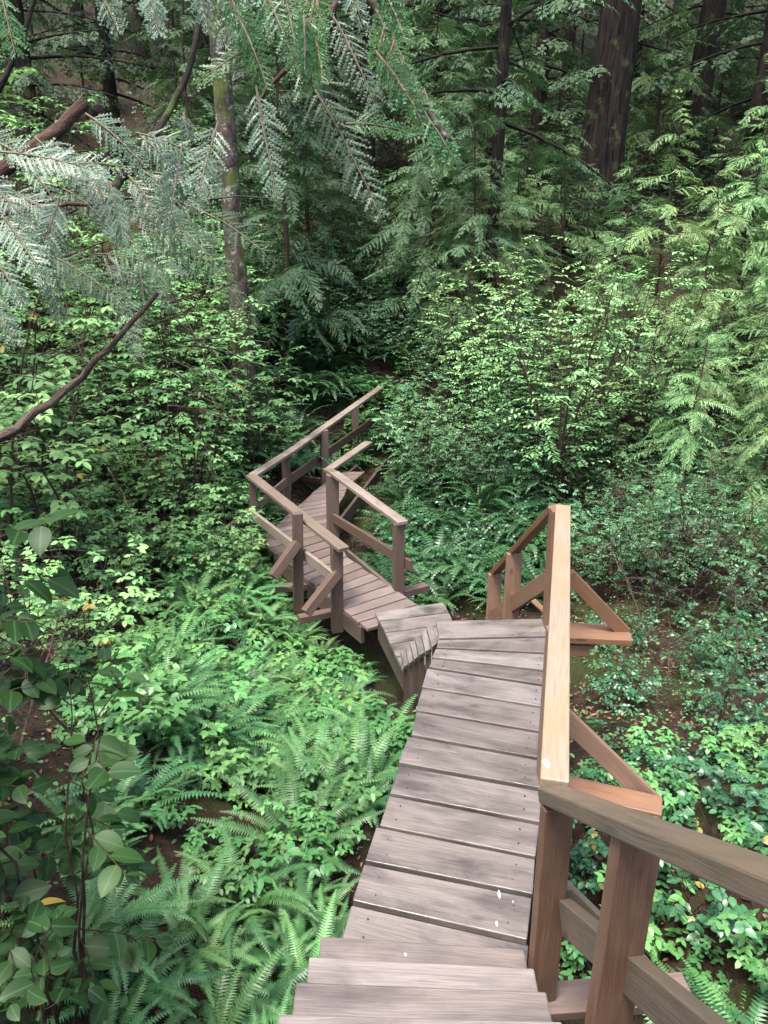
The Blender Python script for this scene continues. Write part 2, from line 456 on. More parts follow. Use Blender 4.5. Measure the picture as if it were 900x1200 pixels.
# ------------------------------------------------------------------ ground
def make_ground():
    xs = np.concatenate([np.linspace(-80, -9, 20)[:-1], np.linspace(-9, 9, 150), np.linspace(9, 80, 20)[1:]])
    ys = np.concatenate([np.linspace(-30, -2, 10)[:-1], np.linspace(-2, 18, 170), np.linspace(18, 120, 40)[1:]])
    X, Y = np.meshgrid(xs, ys)
    Z = terr(X, Y)
    n = len(xs)
    V = np.stack([X, Y, Z], -1).reshape(-1, 3)
    F = [(j * n + i, j * n + i + 1, (j + 1) * n + i + 1, (j + 1) * n + i) for j in range(len(ys) - 1) for i in range(n - 1)]
    me = bpy.data.meshes.new('forest_floor'); me.from_pydata(V.tolist(), [], F)
    me.polygons.foreach_set('use_smooth', [True] * len(F)); me.materials.append(M['soil'])
    o = bpy.data.objects.new('forest_floor', me); COL.objects.link(o)
    tag(o, kind='structure')
make_ground()

# ------------------------------------------------------------------ upper boardwalk
rw = random.Random(11)
UL = [(511, 727), (515, 749), (512, 759.5), (507, 770.7), (502, 781.8), (495, 805.5), (487, 833), (480, 862), (467, 895), (455, 930), (443, 968), (429, 1011), (414, 1058), (400, 1108)]
UR = [(646, 724), (650, 746), (649, 766), (647, 787), (645, 804), (642, 829.5), (638, 859), (634, 890), (634, 925), (631, 964), (626, 1005), (623, 1050), (617, 1104), (612, 1160)]
bw = empty('boardwalk', P(560, 900), 'upper wooden boardwalk of wide grey planks running away below the near stairs', 'boardwalk')
mb = MB()
for i in range(len(UL) - 1):
    g = 0.0125
    f0, f1, n0, n1 = P(*UL[i]), P(*UR[i]), P(*UL[i + 1]), P(*UR[i + 1])
    e = (n0 - f0).normalized() * g; e2 = (n1 - f1).normalized() * g
    j0, j1 = rw.uniform(-.008, .008), rw.uniform(0, .012)
    dx = (f1 - f0).normalized()
    dz = Vector((0, 0, rw.uniform(-.003, .003)))
    mb.prism([n0 - e + dx * j0 + dz, n1 - e2 + dx * j1 + dz, f1 + e2 + dx * j1 + dz, f0 + e + dx * j0 + dz], 0.038, rnd=rw)
mb.build('deck_boards', M['deck'], bw, bevel=0.005)
def nail(p, parent):
    m = MB(); n = 7; r = rw.uniform(.0038, .005)
    t = [(p.x + r * math.cos(6.283 * k / n), p.y + r * math.sin(6.283 * k / n), p.z + .0012) for k in range(n)]
    q = [(x, y, z - .004) for x, y, z in t]
    m.raw(t + q, [tuple(range(n))] + [(k, n + k, n + (k + 1) % n, (k + 1) % n) for k in range(n)])
    m.build('nail_head', M['nail'], parent)
for i in range(len(UL) - 1):
    for s, w in ((.10, .3), (.11, .72), (.90, .3), (.89, .7)):
        a, c = P(*UL[i]).lerp(P(*UL[i + 1]), w), P(*UR[i]).lerp(P(*UR[i + 1]), w)
        p = a.lerp(c, s + rw.uniform(-.01, .01)); p.z = .003; nail(p, bw)
mb = MB()                     # stringers below the planks
for (a, b) in ((P(530, 735) + Vector((0, 0, -.042)), P(430, 1100) + Vector((0, 0, -.042))), (P(632, 735) + Vector((0, 0, -.042)), P(590, 1140) + Vector((0, 0, -.042)))):
    mb.beam(a, b, 0.045, 0.19, rw)
mb.build('stringer', M['dark_wood'], bw, bevel=0.004)
for uv_ in ((535, 742), (628, 742), (480, 930), (612, 930), (440, 1080)):
    p = P(*uv_); g = tz(p.x, p.y) - 0.15
    mb = MB(); mb.post((p.x, p.y, g), (p.x, p.y, -.06), 0.14, 0.14, rw, 0.1)
    mb.build('support_post', M['dark_wood'], bw)
def blob(mb, c, r, z, rnd, sx=1, sy=1):
    n = 9
    pts = [(c.x + sx * r * rnd.uniform(.55, 1.2) * math.cos(2 * math.pi * k / n), c.y + sy * r * rnd.uniform(.55, 1.2) * math.sin(2 * math.pi * k / n), z) for k in range(n)]
    top = [(x, y, zz + 0.002) for x, y, zz in pts]
    mb.raw(pts + top, [tuple(range(n, 2 * n))] + [(k, (k + 1) % n, n + (k + 1) % n, n + k) for k in range(n)])
mb = MB(); rs = random.Random(5)
for (u, v, r, sx, sy) in ((585, 1049, .011, .5, 2.2), (582, 1082, .008, .7, 1.8), (601, 1057, .004, 1, 1)):
    mb = MB(); blob(mb, P(u, v), r, 0.0015, rs, sx, sy); mb.build('dropping', M['white'], bw)

# ------------------------------------------------------------------ near stairs
st = empty('staircase', P(500, 1150), 'grey wooden staircase in the foreground coming down to the upper boardwalk', 'staircase')
RISE, RUN = 0.19, 0.245
L0, R0 = P(374, 1097, RISE), P(614, 1112, RISE)
tw = (R0 - L0)
for k in range(11):
    z = RISE * (k + 1)
    back = Vector((-0.014 * k, -RUN * k, z - RISE))
    f0, f1 = L0 + back, R0 + back + Vector((-0.002 * k, 0.012 * min(k, 3), 0))
    mb = MB()
    dep = Vector((0, -(RUN + 0.03), 0))
    jl = rw.uniform(-.008, .008)
    mb.prism([f0 + dep + Vector((jl, 0, 0)), f1 + dep, f1, f0 + Vector((jl, 0, 0))], 0.04, rnd=rw)
    mb.build('tread', M['tread'], st, bevel=0.006)
for s in (0.06, 0.94):
    mb = MB()
    a = L0 + tw * s + Vector((0, 0.02, -0.17)); b = a + Vector((0.04, -RUN * 10, RISE * 10))
    mb.beam(a, b, 0.045, 0.22, rw, side=(1, 0, 0))
    mb.build('stringer', M['dark_wood'], st, bevel=0.004)
mb = MB()
for (u, v, r, k) in ((475, 1119, .007, 0),):
    z = RISE * (k + 1); mb = MB(); blob(mb, P(u, v, z), r, z + 0.0015, rs); mb.build('dropping', M['white'], st)

# ------------------------------------------------------------------ near railing (beside the stairs)
N1b, N1t = P(634, 1168), None
N1 = P(634, 1168, -0.05)
hr0 = PY(648, 922, N1.y + 0.02)
hr_p2 = PY(745, 958, 1.62 * H / 2.9)
hr_dir = (hr_p2 - hr0)
hr1 = hr0 + hr_dir * 3.6
nr = empty('railing', N1, 'greyed wooden stair railing in the right foreground, sloping up towards the viewer', 'railing')
RT = 0.042
mb = MB(); mb.beam(hr0 - hr_dir * 0.03, hr1, 0.105, 0.055, rw, side=(1, 0.12, 0))
mb.build('handrail', M['rail_grey'], nr, bevel=0.006)
mb = MB(); mb.post(N1 + Vector((0, 0, -.1)), Vector((hr0.x + .012, N1.y - .02, hr0.z - .045)), 0.115, 0.045, rw, 0.25)
mb.build('post', M['rail_near'], nr, bevel=0.004)
P2 = hr0 + hr_dir * 0.97
for f_, dxx in ((0.97, 0.0), (2.6, 0.03)):
    q = hr0 + hr_dir * f_
    gz = q.z - 1.25
    mb = MB(); mb.post((q.x + .025, q.y + .02, gz), (q.x + .03, q.y + .02, q.z - 0.05), 0.135, 0.05, rw, 0.22)
    mb.build('post', M['rail_near'], nr, bevel=0.004)
    mb = MB(); mb.post((q.x - .01, q.y + .03, tz(q.x, q.y) - .1), (q.x - .01, q.y + .03, gz + .3), 0.1, 0.045, rw, 0.3)
    mb.build('footing', M['dark_wood'], nr)
m0 = PY(660, 1052, N1.y + 0.0)
mdir = Vector((hr_dir.x, hr_dir.y, hr_dir.z))
mb = MB(); mb.beam(m0 + Vector((.0, .0, 0.0)) + mdir * 0.02, m0 + mdir * 3.6, 0.05, 0.125, rw, side=(1, 0.12, 0))
mb.build('mid_rail', M['rail_grey'], nr, bevel=0.004)
# braces and beams outside
mb = MB(); b0 = PY(668, 1036, N1.y + .04); mb.beam(b0, PY(860, 1225, N1.y + .12), 0.045, 0.09, rw, side=(0, 1, 0))
mb.build('brace', M['rail_grey'], nr, bevel=0.004)
mb = MB(); bz = -0.06; q = P(630, 1172, bz); mb.beam(Vector((N1.x - .3, N1.y - .02, bz)), Vector((N1.x + .62, N1.y + .05, bz)), 0.14, 0.045, rw)
mb.build('outrigger_beam', M['rail_old'], nr, bevel=0.004)
mb = MB(); mb.beam(Vector((N1.x - .1, N1.y - .33, .12)), Vector((N1.x + .6, N1.y - .30, .10)), 0.14, 0.045, rw)
mb.build('outrigger_beam', M['rail_near'], nr, bevel=0.004)

# ------------------------------------------------------------------ upper boardwalk railing (right side)
F_b = P(641, 737, -0.03)
f_top = PY(660, 593, F_b.y)
ur = empty('railing', F_b, 'honey brown new cedar railing along the right edge of the upper boardwalk', 'railing')
h0 = PY(650, 912, hr0.y + 0.03); h0.z = hr0.z - 0.012
h0 = P(650, 914, h0.z)
mb = MB(); mb.beam(h0, f_top + (f_top - h0).normalized() * 0.03, 0.105, 0.045, rw, side=(1, 0, 0))
mb.build('handrail', M['rail_top'], ur, bevel=0.006)
mb = MB(); mb.post(F_b + Vector((-.0, 0, -.25)), Vector((f_top.x - .065, F_b.y, f_top.z - .02)), 0.045, 0.13, rw, 0.0)
mb.build('post', M['rail_new'], ur, bevel=0.004)
Mp = P(630, 917, -0.03); k_ = (Mp.y - h0.y) / (f_top.y - h0.y); mt = h0.lerp(f_top, k_)
mb = MB(); mb.post(Mp + Vector((.03, 0, -.3)), Vector((mt.x - .03, Mp.y, mt.z - .046)), 0.05, 0.12, rw, 0.0)
mb.build('post', M['rail_new'], ur, bevel=0.004)
# low beam lengthwise under the rail between posts
mb = MB(); mb.beam(Vector((N1.x + .01, N1.y + .05, .50)), Vector((Mp.x + .04, Mp.y, .48)), 0.045, 0.09, rw)
mb.build('mid_rail', M['rail_new'], ur, bevel=0.004)
mb = MB(); mb.beam(Vector((Mp.x + .05, Mp.y + .03, .46)), Vector((F_b.x + .02, F_b.y, .42)), 0.045, 0.09, rw)
mb.build('mid_rail', M['rail_new'], ur, bevel=0.004)
def brace(t_uv, e_uv, Y, name='brace', mat='rail_new', beam=None):
    m = MB(); m.beam(PY(*t_uv, Y), PY(*e_uv, Y + .02), 0.045, 0.10, rw, side=(0, 1, 0))
    m.build(name, M[mat], ur, bevel=0.004)
brace((672, 668), (738, 737), F_b.y - .02)
brace((660, 824), (776, 936), Mp.y - .02)
mb = MB(); z = -0.045; a = P(640, 738, z); b = P(738, 741, z)
mb.beam(Vector((a.x - .1, a.y + .02, z)), Vector((b.x, b.y, z)), 0.24, 0.05, rw); mb.build('outrigger_beam', M['rail_new'], ur, bevel=0.004)
mb = MB(); a = P(640, 912, z); b = P(776, 944, z)
mb.beam(Vector((a.x - .1, a.y + .03, z)), Vector((b.x, b.y, z)), 0.15, 0.05, rw); mb.build('outrigger_beam', M['rail_new'], ur, bevel=0.004)
mb = MB(); c = P(690, 752, -0.12); mb.beam(Vector((a.x - .2, c.y, -.13)), Vector((c.x, c.y, -.13)), 0.09, 0.09, rw); mb.build('joist_end', M['rail_new'], ur, bevel=0.004)
mb = MB(); blob(mb, P(640, 896, mt.z), .016, mt.z + 0.004, rs, .9, 1.6); mb.build('dropping', M['white'], ur)

# ------------------------------------------------------------------ railing going down behind the boardwalk's far end
zE = -0.1
E = P(579, 668, zE)
sr = empty('railing', (E.x, E.y, -1.0), 'short honey brown railing sloping down behind the far end of the boardwalk', 'railing')
ft2 = Vector((f_top.x - .05, f_top.y + .06, f_top.z - .01))
E2 = E + (E - ft2) * 0.08
mb = MB(); mb.beam(ft2, E2, 0.10, 0.045, rw, side=(1, .5, 0)); mb.build('handrail', M['rail_new'], sr, bevel=0.005)
for t, wv in ((0.97, .12), (0.60, .13)):
    q = ft2.lerp(E, t)
    mb = MB(); mb.post((q.x, q.y, tz(q.x, q.y) - .1), (q.x, q.y, q.z - .05), wv, 0.05, rw, 0.15)
    mb.build('post', M['rail_new'], sr, bevel=0.004)
a = PY(642, 668, F_b.y + .12); b = PY(572, 718, E.y + .05)
mb = MB(); mb.beam(a, b, 0.045, 0.125, rw, side=(1, .5, 0)); mb.build('mid_rail', M['rail_new'], sr, bevel=0.004)
mb = MB(); mb.beam(PY(610, 690, E.y + .12), PY(665, 740, F_b.y + .25), 0.045, 0.09, rw, side=(0, 1, 0)); mb.build('brace', M['rail_new'], sr, bevel=0.004)

# ------------------------------------------------------------------ short flight and landing between the two boardwalks
LZ = -1.0
def Z1(x, y, z): return P(420 + x / 6.43, 690 + y / 6.43, z)
ld = empty('landing', Z1(350, 400, LZ), 'small raised plank landing with a fan of narrow treads where the two boardwalks meet', 'landing')
Lp = [(125, 178), (160, 242), (203, 328), (240, 415), (287, 512), (335, 605)]
Rp = [(635, 98), (682, 178), (720, 262), (700, 345), (640, 440), (560, 560)]
mb = MB()
for i in range(5):
    f0, f1, n0, n1 = Z1(*Lp[i], LZ), Z1(*Rp[i], LZ), Z1(*Lp[i + 1], LZ), Z1(*Rp[i + 1], LZ)
    e = (n0 - f0).normalized() * .008; e2 = (n1 - f1).normalized() * .008
    mb.prism([n0 - e, n1 - e2, f1 + e2, f0 + e], 0.045, rnd=rw)
mb.build('deck_boards', M['deck'], ld, bevel=0.005)
mb = MB()
a, b = Z1(140, 190, LZ - .05), Z1(345, 600, LZ - .05)
mb.beam(a + Vector((.03, 0, 0)), b + Vector((.03, 0.02, 0)), 0.045, 0.30, rw)
mb.build('side_board', M['dark_wood'], ld, bevel=0.004)
a, b = Z1(345, 595, LZ - .05), Z1(560, 560, LZ - .05)
mb = MB(); mb.beam(a + Vector((0, .03, 0)), b + Vector((0, .03, 0)), 0.045, 0.30, rw); mb.build('side_board', M['dark_wood'], ld, bevel=0.004)
ST = [((515, 290), (560, 272), (606, 400), (556, 436)), ((470, 325), (512, 303), (553, 445), (506, 470)), ((425, 365), (466, 343), (504, 475), (456, 500)), ((388, 405), (424, 383), (456, 505), (421, 530)), ((355, 440), (386, 413), (421, 535), (381, 560)), ((318, 465), (352, 443), (380, 565), (341, 587))]
for i, q in enumerate(ST):
    z = -0.14 - 0.158 * i
    c = [Z1(*p, z) for p in q]
    mb = MB(); mb.prism([c[3], c[0], c[1], c[2]], 0.045, rnd=rw); mb.build('tread', M['deck'], ld, bevel=0.004)
    m_ = (c[2] + c[3]) / 2
    mb = MB(); mb.post((m_.x, m_.y + .03, tz(m_.x, m_.y) - .1), (m_.x, m_.y + .03, z - .047), 0.045, 0.04, rw, 0); mb.build('upright', M['dark_wood'], ld)

# ------------------------------------------------------------------ lower boardwalk
DZ = -1.2
def Z7(x, y, z=DZ): return P(240 + x / 3.4615, 430 + y / 3.4615, z)
lb = empty('boardwalk', Z7(450, 720), 'lower weathered boardwalk bending back between two old railings', 'boardwalk')
mb = MB()
# first leg: from the landing up-left to the bend, planks drawn from the right edge to the left edge
def leg(mb, l0, l1, r0, r1, n, th=0.04):
    for i in range(n):
        a0, a1, b0, b1 = l0.lerp(l1, i / n), l0.lerp(l1, (i + 1) / n), r0.lerp(r1, i / n), r0.lerp(r1, (i + 1) / n)
        e, e2 = (a1 - a0) * 0.05, (b1 - b0) * 0.05
        j = rw.uniform(-.015, .015); d = (b0 - a0).normalized() * j; dz = Vector((0, 0, rw.uniform(-.004, .004)))
        mb.prism([a0 + e + d + dz, b0 + e2 + d + dz, b1 - e2 + d + dz, a1 - e + d + dz], th, rnd=rw)
leg(mb, Z7(660, 1062), Z7(395, 845), Z7(905, 990), Z7(575, 770), 9)
leg(mb, Z7(395, 845), Z7(262, 735), Z7(575, 770), Z7(512, 668), 4)
leg(mb, Z7(262, 735), Z7(245, 680), Z7(512, 668), Z7(507, 630), 2)
leg(mb, Z7(245, 680), Z7(470, 482), Z7(507, 630), Z7(590, 470), 10)
leg(mb, Z7(470, 482), Z7(560, 425), Z7(590, 470), Z7(650, 425), 4)
mb.build('deck_boards', M['deck_old'], lb, bevel=0.006)
mb = MB()
for a, b in ((Z7(640, 1040), Z7(285, 750)), (Z7(870, 970), Z7(530, 690)), (Z7(262, 690), Z7(620, 385)), (Z7(520, 640), Z7(735, 365))):
    mb.beam(a + Vector((0, 0, -.045)), b + Vector((0, 0, -.045)), .045, .2, rw)
mb.build('stringer', M['dark_wood'], lb)

# ------------------------------------------------------------------ lower railings
def post_px(parent, u, v_top, v_base, w, zb=DZ, mat='rail_old', rot=0.3, ext=0.35):
    b = P(u, v_base, zb); t = PY(u, v_top, b.y)
    m = MB(); m.post(b + Vector((0, 0, -ext)), t, w, w * .8, rw, rot); m.build('post', M[mat], parent, bevel=0.004)
    return b, t
A0 = P(296, 633, DZ)
la = empty('railing', A0, 'old weathered railing meeting in a sharp corner on the outer side of the lower boardwalk', 'railing')
cb, ct = post_px(la, 296, 561, 634, .085)
bb, bt = post_px(la, 348.5, 601, 690, .115, ext=.3)
ab, at_ = post_px(la, 394.5, 640, 712, .125, ext=.3)
d_ = (at_ - ct).normalized()
mb = MB(); mb.beam(ct + Vector((0, 0, .045)) - d_ * .06, at_ + Vector((0, 0, .05)) + d_ * .16, .135, .045, rw); mb.build('handrail', M['rail_old_top'], la, bevel=0.006)
p1b, p1t = post_px(la, 335, 535, 588, .12)
p2b, p2t = post_px(la, 380, 504, 563, .12)
p3b, p3t = post_px(la, 416, 477, 525, .12)
e_ = PY(446, 453, p3t.y + 0.6)
mb = MB(); mb.beam(ct + Vector((0, 0.06, .047)), PY(338, 529, p1t.y), .13, .045, rw); mb.build('handrail', M['rail_old_top'], la, bevel=0.006)
mb = MB(); mb.beam(PY(338, 529, p1t.y) + Vector((0, 0, -.003)), e_, .13, .045, rw); mb.build('handrail', M['rail_old_top'], la, bevel=0.006)
mb = MB(); mb.beam(PY(293, 596, cb.y - .06), PY(393, 672, ab.y - .1), .045, .125, rw, side=(1, 1, 0)); mb.build('mid_rail', M['rail_old_top'], la, bevel=0.004)
mb = MB(); mb.beam(PY(252, 628, cb.y - .1), PY(335, 560, p1b.y - .08), .045, .12, rw, side=(1, -1, 0)); mb.build('mid_rail', M['rail_old'], la, bevel=0.004)
mb = MB(); mb.beam(PY(332, 562, p1b.y - .08), PY(444, 484, e_.y - .1), .045, .14, rw, side=(1, -1, 0)); mb.build('mid_rail', M['rail_old'], la, bevel=0.004)
for (t_uv, e_uv, bp) in (((345, 633), (316, 673), bb), ((392, 668), (355, 715), ab)):
    t = PY(*t_uv, bp.y - .06); e2 = PY(*e_uv, bp.y - .35)
    mb = MB(); mb.beam(t, e2, .10, .10, rw, side=(0, 1, .3)); mb.build('brace', M['rail_old'], la, bevel=0.004)
for (u0, v0, u1, v1) in ((270, 633, 312, 636), (322, 686, 360, 683), (300, 593, 345, 597), (352, 557, 385, 562), (390, 527, 418, 531), (350, 722, 400, 712)):
    z = DZ - .06
    mb = MB(); mb.beam(P(u0, v0, z), P(u1, v1, z), .10, .08, rw); mb.build('outrigger_beam', M['rail_old'], la, bevel=0.004)
B0 = P(389, 618, DZ)
lr = empty('railing', B0, 'old brown railing with an angled handrail on the right of the lower boardwalk', 'railing')
q1b, q1t = post_px(lr, 389.5, 556, 622, .155, ext=.4)
q2b, q2t = post_px(lr, 467, 613, 690, .12, ext=.4)
d_ = (q2t - q1t).normalized()
kx = q1t + d_ * 0.02 + Vector((.02, .0, .045))
mb = MB(); mb.beam(kx, q2t + Vector((.02, 0, .045)) + d_ * .07, .13, .045, rw); mb.build('handrail', M['rail_old_top'], lr, bevel=0.006)
k2 = PY(384, 549, q1t.y + .25)
mb = MB(); mb.beam(kx + Vector((0, 0, -.003)) - d_ * -.03, k2, .12, .045, rw); mb.build('handrail', M['rail_old_top'], lr, bevel=0.006)
mb = MB(); mb.beam(k2 + Vector((0, -.03, -.004)), PY(432, 517, k2.y + 1.4), .13, .045, rw); mb.build('handrail', M['rail_old_top'], lr, bevel=0.006)
mb = MB(); mb.beam(PY(391, 602, q1b.y - .05), PY(482, 657, q2b.y - .10), .045, .13, rw, side=(1, .8, 0)); mb.build('mid_rail', M['rail_old'], lr, bevel=0.004)
mb = MB(); z = DZ - .05; mb.beam(P(455, 696, z), P(500, 684, z), .11, .08, rw); mb.build('outrigger_beam', M['rail_old'], lr, bevel=0.004)

# ------------------------------------------------------------------ plants: leaf shapes
LEAF = ([(0, 0, 0), (.28, .42, .05), (.28, 0, 0), (.28, -.42, .05), (.68, .36, .02), (.68, 0, -.02), (.68, -.36, .02), (1, 0, -.08)],
        [(0, 2, 1), (0, 3, 2), (2, 5, 4, 1), (3, 6, 5, 2), (5, 7, 4), (6, 7, 5)])
OVAL = ([(0, 0, 0), (.12, .30, .03), (.12, 0, 0), (.12, -.30, .03), (.42, .5, .06), (.42, 0, 0), (.42, -.5, .06), (.75, .36, .02), (.75, 0, -.03), (.75, -.36, .02), (1, 0, -.1)],
        [(0, 2, 1), (0, 3, 2), (2, 5, 4, 1), (3, 6, 5, 2), (5, 8, 7, 4), (6, 9, 8, 5), (8, 10, 7), (9, 10, 8)])
def _oval(n=7):
    vs, fs = [(0, 0, 0)], []
    rows = []
    for i in range(1, n):
        t = i / n; w = .5 * math.sin(math.pi * t ** .85) ** .75; z = .07 * t - .22 * t * t
        k = len(vs); vs += [(t, w, z + .13 * w), (t, 0, z), (t, -w, z + .13 * w)]; rows.append(k)
    vs.append((1, 0, -.17)); e = len(vs) - 1
    fs += [(0, rows[0] + 1, rows[0]), (0, rows[0] + 2, rows[0] + 1)]
    for a, c in zip(rows, rows[1:]): fs += [(a + 1, c + 1, c, a), (a + 2, c + 2, c + 1, a + 1)]
    fs += [(rows[-1] + 1, e, rows[-1]), (rows[-1] + 2, e, rows[-1] + 1)]
    return vs, fs
OVALN = _oval()
DIAM = ([(0, 0, 0), (.45, .5, .04), (1, 0, -.04), (.45, -.5, .04)], [(0, 3, 2, 1)])
PINNA = ([(0, -.4, 0), (.2, -.5, .0), (1, .1, -.06), (.25, .5, .02), (0, .4, 0)], [(0, 1, 2, 3, 4)])
UP = np.array([0, 0, 1.0])

def fern_mesh(seed, nfr, L, mat, pairs=24, e0=62, e1=-22, name='sword_fern'):
    r = random.Random(seed); mb = MB()
    for f in range(nfr):
        az = 2 * math.pi * f / nfr + r.uniform(-.35, .35)
        l = L * r.uniform(.6, 1.1); a0 = R(e0 + r.uniform(-22, 18)); a1 = R(e1 + r.uniform(-25, 20))
        curl = r.uniform(-.5, .5)
        pts, n = [], 12
        p = np.array([.03 * math.cos(az), .03 * math.sin(az), 0.0]); ds = l / n
        tan = []
        for i in range(n + 1):
            t = i / n; el = a0 + (a1 - a0) * t ** 1.15; az2 = az + curl * t * t
            d = np.array([math.cos(az2) * math.cos(el), math.sin(az2) * math.cos(el), math.sin(el)])
            pts.append(p.copy()); tan.append(d); p = p + d * ds
        mb.tube([tuple(q) for q in pts], [.004 * (1 - .75 * i / n) * (L / .8) for i in range(n + 1)], 3, 0.6, cap=False)
        O, D, N, LL, WW = [], [], [], [], []
        fr = r.random()
        for i in range(pairs):
            t = .10 + .9 * (i + .5) / pairs
            x = t * n; k = min(int(x), n - 1); w = x - k
            o = pts[k] * (1 - w) + pts[k + 1] * w; d = tan[k] * (1 - w) + tan[k + 1] * w
            lat = np.cross(UP, d); lat /= max(1e-6, np.linalg.norm(lat)); nn = np.cross(d, lat)
            pl = l * .082 * min(1, (t + .05) / .28) * (1 - max(0, (t - .45) / .56) ** 1.5) + .006
            for s in (1, -1):
                O.append(o); D.append(lat * s + d * .28 - nn * r.uniform(.0, .3)); N.append(nn)
                LL.append(pl * r.uniform(.85, 1.1)); WW.append(.9 * l / pairs * .86)
        mb.leaves(*PINNA, O, D, N, LL, WW, np.clip(fr + np.random.default_rng(seed + f).uniform(-.15, .15, len(O)), 0, .985))
    return mb.data(name, mat)

def curve(p0, d0, L, n, r, wob=.15, up=0.0):
    pts = [Vector(p0)]; d = Vector(d0).normalized()
    for i in range(n):
        d = (d + Vector((r.uniform(-wob, wob), r.uniform(-wob, wob), r.uniform(-wob, wob) + up))).normalized()
        pts.append(pts[-1] + d * (L / n))
    return pts

def shrub_mesh(seed, Ht, spread, nst, twigs, twig_len, leaf, ratio, per, mat, stem_mat, tmpl=LEAF, tri=False, flatness=.7, low=.25, stem_r=.008, droop=0.0, leafname='leaves'):
    r = random.Random(seed); st_, lf = MB(), MB()
    O, D, N, LL, AA = [], [], [], [], []
    for s in range(nst):
        az = 2 * math.pi * s / nst + r.uniform(-.6, .6)
        sp = spread * math.sqrt(r.random()); hh = Ht * r.uniform(.6, 1.0)
        n = 7; pts = []
        for i in range(n + 1):
            t = i / n
            pts.append(Vector((math.cos(az) * sp * t ** 1.3 + .03 * math.cos(az) + r.uniform(-.02, .02) * Ht, math.sin(az) * sp * t ** 1.3 + .03 * math.sin(az) + r.uniform(-.02, .02) * Ht, hh * (t - droop * t * t))))
        pts[0] = Vector((.03 * math.cos(az), .03 * math.sin(az), -.05))
        st_.tube(pts, [stem_r * (1 - .8 * i / n) for i in range(n + 1)], 5, r.random(), cap=False)
        for k in range(twigs):
            t = low + (1 - low) * (k + r.random()) / twigs
            x = min(t, .999) * n; i = int(x); o = pts[i].lerp(pts[i + 1], x - i)
            a2 = az + r.uniform(-1.9, 1.9); el = r.uniform(-.15, .55)
            d0 = Vector((math.cos(a2) * math.cos(el), math.sin(a2) * math.cos(el), math.sin(el)))
            tl = twig_len * r.uniform(.5, 1.15) * (1.15 - .5 * t)
            tp = curve(o, d0, tl, 4, r, .16, -.05)
            st_.tube(tp, [stem_r * .38 * (1 - .7 * j / 4) for j in range(5)], 3, r.random(), cap=False)
            ta = r.random()
            for j in range(per):
                tt = .18 + .82 * (j + r.random() * .6) / per
                xx = min(tt, .999) * 4; q = int(xx); oo = tp[q].lerp(tp[q + 1], xx - q); dd = (tp[q + 1] - tp[q]).normalized()
                lat = dd.cross(Vector((0, 0, 1))); lat = lat.normalized() if lat.length > 1e-4 else Vector((1, 0, 0))
                sd = 1 if j % 2 else -1
                nj = Vector((r.gauss(0, 1), r.gauss(0, 1), 0)) * (1 - flatness) + Vector((0, 0, 1))
                ld_ = (lat * sd * r.uniform(.5, 1.1) + dd * r.uniform(.2, .9) + Vector((0, 0, r.uniform(-.45, .12))))
                sz = leaf * r.uniform(.6, 1.15) * (1.1 - .3 * tt)
                av = min(.985, max(0, .55 * ta + .45 * r.random())) if r.random() > .012 else 1.0
                if tri:
                    ld_.normalize(); pe = oo + ld_ * sz * .5
                    st_.tube([oo, pe], [stem_r * .14, stem_r * .12], 3, .8, cap=False)
                    l2 = ld_.cross(nj).normalized()
                    for (vec, m_) in ((ld_, 1.0), (ld_ * .25 + l2, .85), (ld_ * .25 - l2, .85)):
                        O.append(tuple(pe)); D.append(tuple(vec + Vector((0, 0, r.uniform(-.3, 0))))); N.append(tuple(nj)); LL.append(sz * m_); AA.append(av)
                else:
                    O.append(tuple(oo)); D.append(tuple(ld_)); N.append(tuple(nj)); LL.append(sz); AA.append(av)
    LL = np.array(LL)
    lf.leaves(*tmpl, O, D, N, LL, LL * ratio, AA)
    return st_.data('stems', stem_mat), lf.data(leafname, mat, tmpl is not DIAM)

